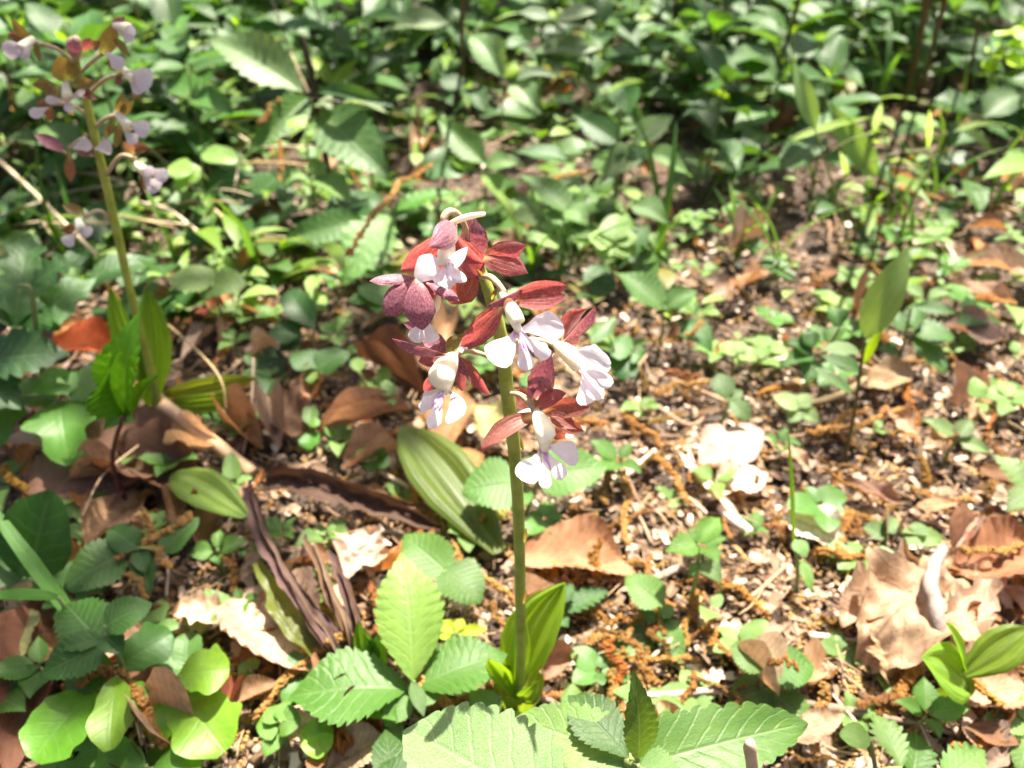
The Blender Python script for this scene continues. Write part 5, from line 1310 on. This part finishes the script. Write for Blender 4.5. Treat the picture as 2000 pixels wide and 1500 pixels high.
LAND = [(120, 110, 'upper blurred orchid flowers'), (250, 250, 'middle blurred orchid flowers'), (300, 350, 'lowest blurred flower'), (215, 420, 'blurred orchid stalk'), (500, 120, 'tall herb leaf'),
        (640, 300, 'tall herb stem'), (700, 290, 'big drooping leaf'), (740, 480, 'crossed broad leaf'), (620, 445, 'two leaf herb'), (820, 45, 'arched top leaf'), (955, 110, 'grey pointed leaves'), (1100, 90, 'long grey leaves'),
        (1240, 270, 'whorl of dark leaves'), (1040, 440, 'pale sunlit cluster'), (1200, 460, 'rounded pale herb'), (870, 440, 'topmost flower'), (800, 590, 'mauve flower'), (860, 740, 'lower left flower'), (1020, 610, 'front flower'), (1150, 720, 'blazing right flower'), (1060, 880, 'lowest flower'),
        (60, 720, 'big toothed leaf'), (130, 830, 'lobed leaves'), (265, 700, 'fresh sapling'), (390, 850, 'hollow stalk'), (410, 550, 'pair of pale sunlit leaves'), (590, 620, 'dark rounded leaves'), (740, 750, 'pale round leaf seedling'), (840, 930, 'broad striped leaf'), (80, 1040, 'dark round leaf'),
        (190, 1110, 'half shaded toothed herb'), (190, 1250, 'dark toothed herb'), (130, 1410, 'lime leaflets in the corner'), (395, 1390, 'rounded lime leaflets'), (400, 1190, 'lone pale leaf'), (560, 1130, 'withered strands'), (700, 1090, 'small crumpled leaf'), (790, 1200, 'upright toothed leaf'), (540, 1410, 'notched seedling'),
        (900, 1430, 'downy leaf'), (1010, 1340, 'orchid foot'), (1130, 1100, 'orange brown leaf'), (960, 950, 'round leaf herb'), (1400, 880, 'bleached leaves'), (1360, 1090, 'leggy seedling'), (1270, 1200, 'low toothed seedling'), (1240, 1390, 'small upright leaf at the bottom'), (1500, 1350, 'half hidden pale leaves'), (1550, 960, 'upright grass blade'),
        (1750, 1200, 'large crumpled leaf'), (1850, 1310, 'young orchid'), (1760, 1450, 'toothed pair at the bottom edge'), (1930, 1440, 'lower right corner'), (1940, 1090, 'rusty leaf'), (1870, 850, 'three leaved seedling'), (1680, 960, 'rolled brown leaf'), (1655, 880, 'bamboo foot'), (1740, 560, 'upright bamboo blade'),
        (1900, 650, 'ribbed brown leaf'), (1940, 530, 'long tan leaf'), (1420, 780, 'grey seedling'), (1310, 590, 'three leaved herb'), (1440, 690, 'washed out seedling'), (1550, 680, 'broad leaves by the bamboo'), (1660, 260, 'lime tipped bamboo'), (1785, 110, 'paired woody stems'), (1960, 110, 'lime bush'), (1940, 330, 'arched blade'), (1540, 60, 'reddish stem'), (1420, 420, 'sunny gap'), (1350, 180, 'shaded leaves'), (1480, 300, 'sunny slope'), (1850, 420, 'dark soil under the herbs'),
        (360, 60, 'grassy top left'), (620, 80, 'tall herb top'), (1280, 40, 'top edge leaves'), (20, 330, 'straws at left'), (30, 560, 'cut leaved herb'), (450, 400, 'white dry stem')]
def where_words(px, py):
    x, y, n = min(LAND, key=lambda l: (l[0] - px) ** 2 + (l[1] - py) ** 2 * 1.6)
    dx, dy = px - x, py - y
    if abs(dx) > abs(dy) * 2: d = 'right of' if dx > 0 else 'left of'
    elif abs(dy) > abs(dx) * 2: d = 'below' if dy > 0 else 'above'
    else: d = ('below' if dy > 0 else 'above') + (' and right of' if dx > 0 else ' and left of')
    far = 'just ' if math.hypot(dx, dy) < 70 and ' and ' not in d else ''
    return far + d + ' the ' + n

def proto_herb(i):
    r = random.Random(900 + i)
    o = empty('herb', (0, 0, 0))
    hgt = r.uniform(.06, .15)
    npair = 2 + (hgt > .07) + (hgt > .1)
    kind = r.choice(['ovate', 'ovate', 'ellip', 'crenate'])
    a0 = r.uniform(0, 3)
    col = r.choice([(.055, .145, .045), (.07, .16, .06), (.04, .115, .035), (.10, .19, .08), (.06, .16, .03)])
    mb = MB(); mb.tube([(0, 0, -.01), (r.uniform(-.006, .006), r.uniform(-.006, .006), hgt * .5), (0, 0, hgt)], [.0016, .0010], 6, 8)
    for k in range(npair):
        z = hgt * (.35 + .65 * k / max(1, npair - 1)); last = k == npair - 1
        L = r.uniform(.046, .082) * (.7 if last else 1)
        for sgn in range(2):
            a = a0 + k * 1.57 + sgn * 3.1416 + r.uniform(-.35, .35)
            tilt = r.uniform(-.35, .35) + (.3 if last else 0)
            d = Vector((math.cos(a) * math.cos(tilt), math.sin(a) * math.cos(tilt), math.sin(tilt)))
            n = Vector((0, 0, 1)); n = (n - d * d.dot(n)).normalized()
            n = Matrix.Rotation(r.uniform(-.35, .35), 3, d) @ n
            x = d.cross(n); l = L * r.uniform(.8, 1.15); w = l * r.uniform(.48, .66)
            B = Vector((0, 0, z)) + d * .004
            Mx = Matrix.Translation(B) @ Matrix((x, d, n)).transposed().to_4x4() @ Matrix.Diagonal((w, l, math.sqrt(w * l), 1))
            f = r.uniform(.85, 1.2)
            inst('leaf', r.choice(SHAPES[kind]), Mx, o, tuple(c * f for c in col))
    if r.random() < .5:
        for sgn in range(2):
            a = a0 + .8 + sgn * 3.14
            d = Vector((math.cos(a) * .6, math.sin(a) * .6, .8)).normalized(); n = (Vector((0, 0, 1)) - d * d.z).normalized(); x = d.cross(n)
            inst('leaf', SHAPES['ovate'][0], Matrix.Translation((0, 0, hgt)) @ Matrix((x, d, n)).transposed().to_4x4() @ Matrix.Diagonal((.008, .017, .012, 1)), o, (.2, .36, .03))
    put('stem', mb, M['stem'], o, r.choice([(.12, .15, .05), (.1, .06, .03), (.15, .19, .06)]))
    return o

def proto_seedling(i):
    r = random.Random(300 + i)
    o = empty('seedling', (0, 0, 0))
    hgt = r.uniform(.008, .026)
    col = r.choice([(.13, .27, .07), (.17, .3, .11), (.10, .22, .06), (.2, .34, .14)])
    kind = r.choice(['round', 'crenate', 'ovate', 'crenate'])
    mb = MB(); mb.tube([(0, 0, -.006), (r.uniform(-.003, .003), 0, hgt * .5), (0, 0, hgt)], [.0007, .0005], 5, 5)
    n0 = r.choice([2, 3, 4, 4, 5]); a0 = r.uniform(0, 6)
    for k in range(n0):
        a = a0 + k * 6.283 / n0 + r.uniform(-.3, .3); tilt = r.uniform(-.15, .4)
        d = Vector((math.cos(a) * math.cos(tilt), math.sin(a) * math.cos(tilt), math.sin(tilt)))
        n = (Vector((0, 0, 1)) - d * d.z).normalized(); x = d.cross(n)
        l = r.uniform(.009, .02); w = l * r.uniform(.65, .9)
        B = Vector((0, 0, hgt)) + d * .002
        inst('leaf', r.choice(SHAPES[kind]), Matrix.Translation(B) @ Matrix((x, d, n)).transposed().to_4x4() @ Matrix.Diagonal((w, l, math.sqrt(w * l), 1)), o, col)
    put('stem', mb, M['stem'], o, (.2, .22, .08))
    return o

def proto_grass(i):
    r = random.Random(100 + i)
    o = empty('grass_tuft', (0, 0, 0))
    for k in range(r.choice([2, 3, 4, 5])):
        a = r.uniform(0, 6.283); tilt = r.uniform(.6, 1.35)
        d = Vector((math.cos(a) * math.cos(tilt), math.sin(a) * math.cos(tilt), math.sin(tilt)))
        n = (Vector((0, 0, 1)) - d * d.z).normalized(); x = d.cross(n)
        l = r.uniform(.05, .12); w = r.uniform(.003, .006)
        inst('blade', r.choice(SHAPES['blade']), Matrix.Translation((r.uniform(-.006, .006), r.uniform(-.006, .006), -.004)) @ Matrix((x, d, n)).transposed().to_4x4() @ Matrix.Diagonal((w, l, l, 1)), o,
             r.choice([(.09, .2, .04), (.12, .25, .04), (.06, .15, .04)]))
    return o

def scatter(protos, spots, label_fn, group, cat):
    used = set()
    for (x, y, s) in spots:
        k = rnd.randrange(len(protos))
        Mx = Matrix.Translation((x, y, ground_z(x, y) if abs(x) < 1.1 and y < 1.6 else -.003)) @ Matrix.Rotation(rnd.uniform(0, 6.283), 4, 'Z') @ Matrix.Rotation(rnd.uniform(-.15, .15), 4, 'X') @ Matrix.Scale(s, 4)
        if k in used: o = copy_tree(protos[k], Mx)
        else: o = protos[k]; used.add(k); o.matrix_basis = Mx
        px, py = topx(Vector((x, y, .01)))
        tag(o, label_fn(px, py, s), cat, group)
    for k, p in enumerate(protos):
        if k not in used:
            for c in list(p.children): bpy.data.objects.remove(c)
            bpy.data.objects.remove(p)

sp = []
tries = 0
while len(sp) < 225 and tries < 20000:
    tries += 1
    y = .62 + 1.0 * rnd.random() ** .85
    x = rnd.uniform(-.72, .72) * (y + .12)
    px, py = topx(Vector((x, y, .0)))
    if px < -50 or px > 2050: continue
    if px > 1240 and py > 400 and rnd.random() < .85: continue
    if px > 1350 and py > 180 and rnd.random() < .35: continue
    if px < 330 and rnd.random() < .35: continue
    if not clear(x, y, .035) or (hides(x, y) and y < 1.25): continue
    TAKEN.append((x, y))
    sp.append((x, y, rnd.uniform(.75, 1.25) * (1 if y < 1.2 else 1.15)))
scatter([proto_herb(i) for i in range(9)], sp, lambda px, py, s: ('tall ' if s > 1.15 else 'small ' if s < .85 else '') + 'leafy green herb ' + where_words(px, py), 'leafy herbs of the undergrowth', 'herb')

sp = []
tries = 0
dens = lambda px, py: (.9 if px < 1000 else .8) if 350 < py < 720 else (.6 if py <= 350 else (.35 if px < 480 else .3 if px < 900 else .26))
while len(sp) < 265 and tries < 20000:
    tries += 1
    px, py = rnd.uniform(0, 2000), rnd.uniform(120, 1490)
    if rnd.random() > dens(px, py): continue
    p = G(px, py)
    if not clear(p.x, p.y, .017): continue
    TAKEN.append((p.x, p.y))
    sp.append((p.x, p.y, rnd.uniform(.6, 1.1) * (1 + .5 * max(0, p.y - .4))))
scatter([proto_seedling(i) for i in range(9)], sp, lambda px, py, s: 'small leaved seedling ' + where_words(px, py), 'low seedlings in the litter', 'seedling')

sp = []
while len(sp) < 75:
    px, py = rnd.uniform(0, 2000), rnd.uniform(90, 560)
    if px < 1250 and px > 450 and rnd.random() < .5: continue
    p = G(px, py); sp.append((p.x, p.y, rnd.uniform(.7, 1.3)))
scatter([proto_grass(i) for i in range(6)], sp, lambda px, py, s: 'thin green grass tuft ' + where_words(px, py), 'grass tufts', 'grass')

def scatter_dead(n):
    k = 0
    while k < n:
        px, py = rnd.uniform(-10, 2010), 60 + 1440 * rnd.random()
        if (1100 < px < 1750 and 650 < py < 1500) and rnd.random() < .8: continue
        if 940 < px < 1080 and py > 1000: continue
        p = G(px, py, .004)
        L = rnd.uniform(.014, .036) * (1 + .3 * p.y); a = rnd.uniform(0, 6.283); tl = rnd.uniform(-.25, .25)
        d = Vector((math.cos(a) * math.cos(tl), math.sin(a) * math.cos(tl), math.sin(tl)))
        n3 = (Vector((rnd.uniform(-.3, .3), rnd.uniform(-.3, .3), 1))); n3 = (n3 - d * d.dot(n3)).normalized(); x = d.cross(n3)
        w = L * rnd.uniform(.4, .62)
        col = rnd.choice([TAN, TAN, PALE, ORANGE, BROWN, BROWN, GREY, (.42, .28, .18)])
        word = {TAN: 'tan', PALE: 'pale', ORANGE: 'orange brown', BROWN: 'dark brown', GREY: 'grey brown'}.get(col, 'light brown')
        o = inst('dead_leaf', rnd.choice(SHAPES[rnd.choice(['dead_ovate', 'dead_ovate', 'dead_curl', 'dead_oak'])]),
                 Matrix.Translation(p + Vector((0, 0, .004 + abs(math.sin(tl)) * L * .5))) @ Matrix((x, d, n3)).transposed().to_4x4() @ Matrix.Diagonal((w, L, math.sqrt(w * L), 1)), None, col)
        tag(o, word + ' dead leaf ' + where_words(px, py), 'dead leaf', 'dead leaves of the litter')
        k += 1
scatter_dead(230)

k = 0
while k < 235:
    px, py = rnd.uniform(-20, 2020), rnd.uniform(330, 1490)
    if px < 1050 and rnd.random() < .6: continue
    p = G(px, py); L = rnd.uniform(.014, .036); a = rnd.uniform(0, 6.283)
    q = p + Vector((math.cos(a) * L, math.sin(a) * L, 0))
    x1, y1 = topx(q); br = rnd.uniform(.5, 1.1)
    catkin(('short ' if L < .02 else 'long ' if L > .03 else '') + 'brown catkin ' + where_words(px, py), px, py, x1, y1, .7, .7, tuple(c * rnd.uniform(.8, 1.1) * br for c in (1, .92, .8)), rnd.uniform(.55, 1.15), 'catkins scattered over the litter')
    k += 1
k = 0
while k < 90:
    px, py = rnd.uniform(-20, 2020), rnd.uniform(300, 1490)
    p = G(px, py); L = rnd.uniform(.012, .05); a = rnd.uniform(0, 6.283)
    q = p + Vector((math.cos(a) * L, math.sin(a) * L, 0)); x1, y1 = topx(q)
    stick('twig', 'small broken twig ' + where_words(px, py), [(px, py, .5), ((px + x1) / 2 + 3, (py + y1) / 2, .6), (x1, y1, .5)], rnd.uniform(4, 10), 'wood', rnd.choice([(.3, .2, .13), (.45, .34, .26), (.18, .11, .07)]), 'twig', group='small twigs in the litter')
    k += 1

# ------------------------------------------------------------------ crumbled catkins and fibres between the single ones
def crumbled(n):
    g = np.random.default_rng(9); r = random.Random(77)
    mb = MB(); k = 0
    while k < n:
        px, py = r.uniform(-20, 2020), r.uniform(380, 1500)
        if px < 1000 and r.random() < .6: continue
        k += 1
        p = G(px, py); a = r.uniform(0, 6.283); L = r.uniform(.007, .03); cv_ = r.uniform(-60, 60)
        for i in range(r.randrange(7, 26)):
            t = r.random() * L
            q = Vector((p.x + math.cos(a + cv_ * t) * t, p.y + math.sin(a + cv_ * t) * t, 0)) + Vector((r.gauss(0, .0009), r.gauss(0, .0009), 0))
            q.z = ground_z(q.x, q.y) + .0025 + r.random() * .002
            s = r.uniform(.0005, .0011); o = len(mb.v)
            mb.v += [(q.x + v[0] * s * 1.2, q.y + v[1] * s, q.z + v[2] * s) for v in ICO_V]; mb.uv += [(0, 0)] * 12
            mb.f += [tuple(int(x) + o for x in f) for f in ICO_F]
    o = put('catkin_fragments', mb, M['catkin_bits'], None, (1, 1, 1), origin=(0, 0, 0), smooth=False)
    tag(o, 'golden brown crumbs of broken catkins strewn over the litter', kind='stuff')
    mb = MB()
    for k in range(1300):
        px, py = r.uniform(-20, 2020), r.uniform(330, 1500)
        p = G(px, py); a = r.uniform(0, 6.283); L = r.uniform(.006, .03); p.z = ground_z(p.x, p.y) + r.uniform(.003, .007)
        d = Vector((math.cos(a), math.sin(a), r.uniform(-.15, .25))) * L
        w = r.uniform(.0002, .0007)
        mb.tube([p, p + d * .5 + Vector((r.uniform(-.1, .1) * L, r.uniform(-.1, .1) * L, 0)), p + d], [w, w * .6], 4, 3)
    o = put('litter_fibres', mb, M['straw'], None, (.34, .24, .15), origin=(0, 0, 0))
    tag(o, 'thin dry fibres and needles lying over the litter', kind='stuff')
for o_, x_, y_ in LATE: o_['label'] = 'thin dry straw ' + where_words(x_, y_)
crumbled(1250)

# ------------------------------------------------------------------ low carpet of leaves, far too many to count
def carpet(name, label, col, n, seed, ok, size, hmax, slim=1.0):
    g = random.Random(seed)
    mb = MB()
    k = 0
    while k < n:
        y = .42 + 2.7 * g.random() ** 1.5
        x = g.uniform(-.78, .78) * (y + .12)
        px, py = topx(Vector((x, y, 0)))
        if g.random() > ok(px, py) or (y < 1.1 and hides(x, y) and g.random() < .5): continue
        if noise.noise(Vector((x * 7, y * 7, seed))) < .0: continue
        k += 1
        a, tl = g.uniform(0, 6.283), g.uniform(-.35, .4)
        L = g.uniform(*size) * (1 + .3 * y); W = L * g.uniform(.4, .8) * slim
        d = Vector((math.cos(a) * math.cos(tl), math.sin(a) * math.cos(tl), math.sin(tl)))
        n3 = Vector((g.uniform(-.35, .35), g.uniform(-.35, .35), 1)); n3 = (n3 - d * d.dot(n3)).normalized(); w = d.cross(n3)
        B = Vector((x, y, .004 + hmax * g.random() ** 1.6 * (.4 + y)))
        rows, uvs = [], []
        for t, hw in ((0, .04), (.22, .38), (.45, .5), (.7, .33), (.88, .14), (1, .01)):
            c = B + d * (L * t) + n3 * (L * .12 * 4 * t * (1 - t))
            rows.append([c - w * (W * hw) + n3 * (.2 * W * hw), c, c + w * (W * hw) + n3 * (.2 * W * hw)])
            uvs.append([(0, t), (.5, t), (1, t)])
        mb.grid(rows, uvs)
    o = put(name, mb, M['herb'], None, col, origin=(0, 0, 0))
    tag(o, label, kind='stuff')
zone = lambda px, py: (0 if py > 640 else .16 if px > 1270 and py > 300 else .6 if px > 1270 and py > 140 else 1.0 if py < 330 else .7 if px < 1180 else .4)
carpet('ground_cover', 'dark green leaves crowding the shaded ground behind the orchid', (.04, .115, .03), 1150, 21, zone, (.018, .055), .024)
carpet('ground_cover', 'mid green leaves crowding the ground behind the orchid', (.08, .18, .045), 1600, 22, zone, (.014, .05), .022)
carpet('ground_cover', 'small pale green leaves low on the ground behind the orchid', (.26, .38, .16), 2300, 23, zone, (.010, .03), .016)

carpet('ground_cover', 'narrow yellow green leaves mixed into the plants behind the orchid', (.2, .33, .05), 1300, 24, zone, (.03, .065), .05, .3)
carpet('ground_cover', 'drab yellowing leaves low among the plants behind the orchid', (.27, .24, .09), 500, 25, zone, (.014, .04), .02)

# ------------------------------------------------------------------ the tree whose crown breaks the sunlight into patches
SHADE = np.array([
    [.35, .42, .52, .6, .62, .5, .5, .42, .32, .2],
    [.32, .42, .45, .66, .48, .58, .62, .35, .28, .45],
    [.55, .38, .34, .68, .45, .2, .45, .28, .22, .4],
    [.85, .82, .8, .82, .45, .14, .25, .3, .4, .4],
    [1.0, 1.0, .92, .7, .42, .25, .12, .02, .35, .25],
    [1.0, .95, .7, .35, .25, .3, .2, .1, .05, .25],
    [.88, .92, .6, .3, .1, .02, .25, .4, .35, .3]])
g = np.random.default_rng(5)
LIT = [(V(1150, 720, A.y), .05), (V(1040, 600, A.y), .05), (V(880, 440, A.y), .05), (V(1060, 850, A.y), .05), (V(970, 1430, G(1000, 1480, .075).y), .06), (V(1240, 1380, G(1240, 1490, .075).y), .05), (V(790, 1180, G(800, 1330, .03).y), .03)] + [(G(x, y), r) for x, y, r in ((1420, 870, .055), (1750, 1180, .06), (1820, 1150, .04), (1600, 1050, .05), (1050, 440, .06), (1200, 470, .05), (370, 545, .05), (600, 350, .07), (1290, 920, .05), (1460, 1130, .04), (1380, 980, .05), (430, 310, .06), (1500, 520, .07), (1650, 480, .06), (1480, 690, .05), (1900, 980, .05), (900, 960, .03), (690, 1090, .03), (560, 600, .02))] + [(V(480, 110, G(656, 405).y), .06), (V(700, 490, G(760, 505).y), .05), (V(1040, 180, G(1000, 400).y), .06)]
LIT = [(p - SUN * (p.z / SUN.z), r) for p, r in LIT]
cv, cf = [], []
cand = []
for gx in np.arange(-1.25, 1.5, .03):
    for gy in np.arange(-.25, 2.9, .03):
        x, y = gx + g.uniform(-.015, .015), gy + g.uniform(-.015, .015)
        px, py = topx(Vector((x, max(y, .02), 0)))
        s = SHADE[int(np.clip(py / 1500 * 7, 0, 6)), int(np.clip(px / 200, 0, 9))] if -100 < px < 2100 and -50 < py < 1550 and y > .1 else .55
        q = Vector((x, y, 0))
        v = .5 + .5 * (noise.noise(q * 9) * .8 + noise.noise(q * 22 + Vector((3, 3, 3))) * .5)
        if any((x - p.x) ** 2 + (y - p.y) ** 2 < r * r for p, r in LIT): continue
        if v < .5 + (s - .62) * .9:
            cand.append((x, y))
for x, y in cand:
    z = g.uniform(1.7, 2.5)
    c = Vector((x, y, 0)) + SUN * (z / SUN.z)
    a = g.uniform(0, 6.283); L, W = g.uniform(.04, .06), g.uniform(.024, .034)
    d = Vector((math.cos(a), math.sin(a), g.uniform(-.4, .3))).normalized()
    n = (SUN + Vector(tuple(g.uniform(-.35, .35, 3)))).normalized(); n = (n - d * n.dot(d)).normalized(); w = d.cross(n)
    o = len(cv)
    cv += [tuple(c - d * L * .5), tuple(c - d * L * .1 + w * W * .5 + n * .004), tuple(c + d * L * .5), tuple(c - d * L * .1 - w * W * .5 + n * .004)]
    cf += [(o, o + 1, o + 2), (o, o + 2, o + 3)]
trunk_at = Vector((2.35, 3.3, 0))
tree = empty('oak_tree', trunk_at)
tag(tree, 'oak tree behind to the right, out of view, whose crown throws the dappled shade', 'tree')
mb = MB()
top = Vector((1.5, 2.4, 2.7))
mb.tube([trunk_at - Vector((0, 0, .1)), trunk_at + Vector((-.05, 0, .9)), Vector((2.0, 2.9, 1.9)), top], [.09, .075, .05, .02], 12, 20)
for e in ((.1, 1.2, 2.2), (-.6, 2.0, 2.2), (.6, 2.9, 2.3), (-.3, 3.0, 2.3), (1.2, 1.4, 2.2), (1.6, 3.6, 2.4)):
    s0 = Vector((2.0, 2.9, 1.9)).lerp(top, rnd.uniform(.1, .8)); e = Vector(e)
    mb.tube([s0, s0.lerp(e, .5) + Vector((rnd.uniform(-.1, .1), rnd.uniform(-.1, .1), .12)), e], [.022, .006], 7, 12)
put('trunk', mb, M['wood'], tree, (.12, .09, .07))
mb = MB(); mb.v, mb.f, mb.uv = cv, cf, [(.5, .5)] * len(cv)
cr = put('crown', mb, M['smooth'], tree, (.07, .16, .03), smooth=False)
cr['kind'] = 'stuff'

# ------------------------------------------------------------------ labels: look-alikes in one spot are told apart by their order
by = {}
for o in COL.objects:
    if o.parent is None and o.get('label') and o.get('group') and o.get('category'):
        by.setdefault(o['label'], []).append(o)
ORD = {2: ('left one', 'right one'), 3: ('leftmost', 'middle one', 'rightmost'), 4: ('leftmost', 'second', 'third', 'rightmost')}
for lab, os_ in by.items():
    if len(os_) in ORD:
        for o, w in zip(sorted(os_, key=lambda q: topx(q.matrix_basis.translation)[0]), ORD[len(os_)]):
            o['label'] = lab + ', ' + w
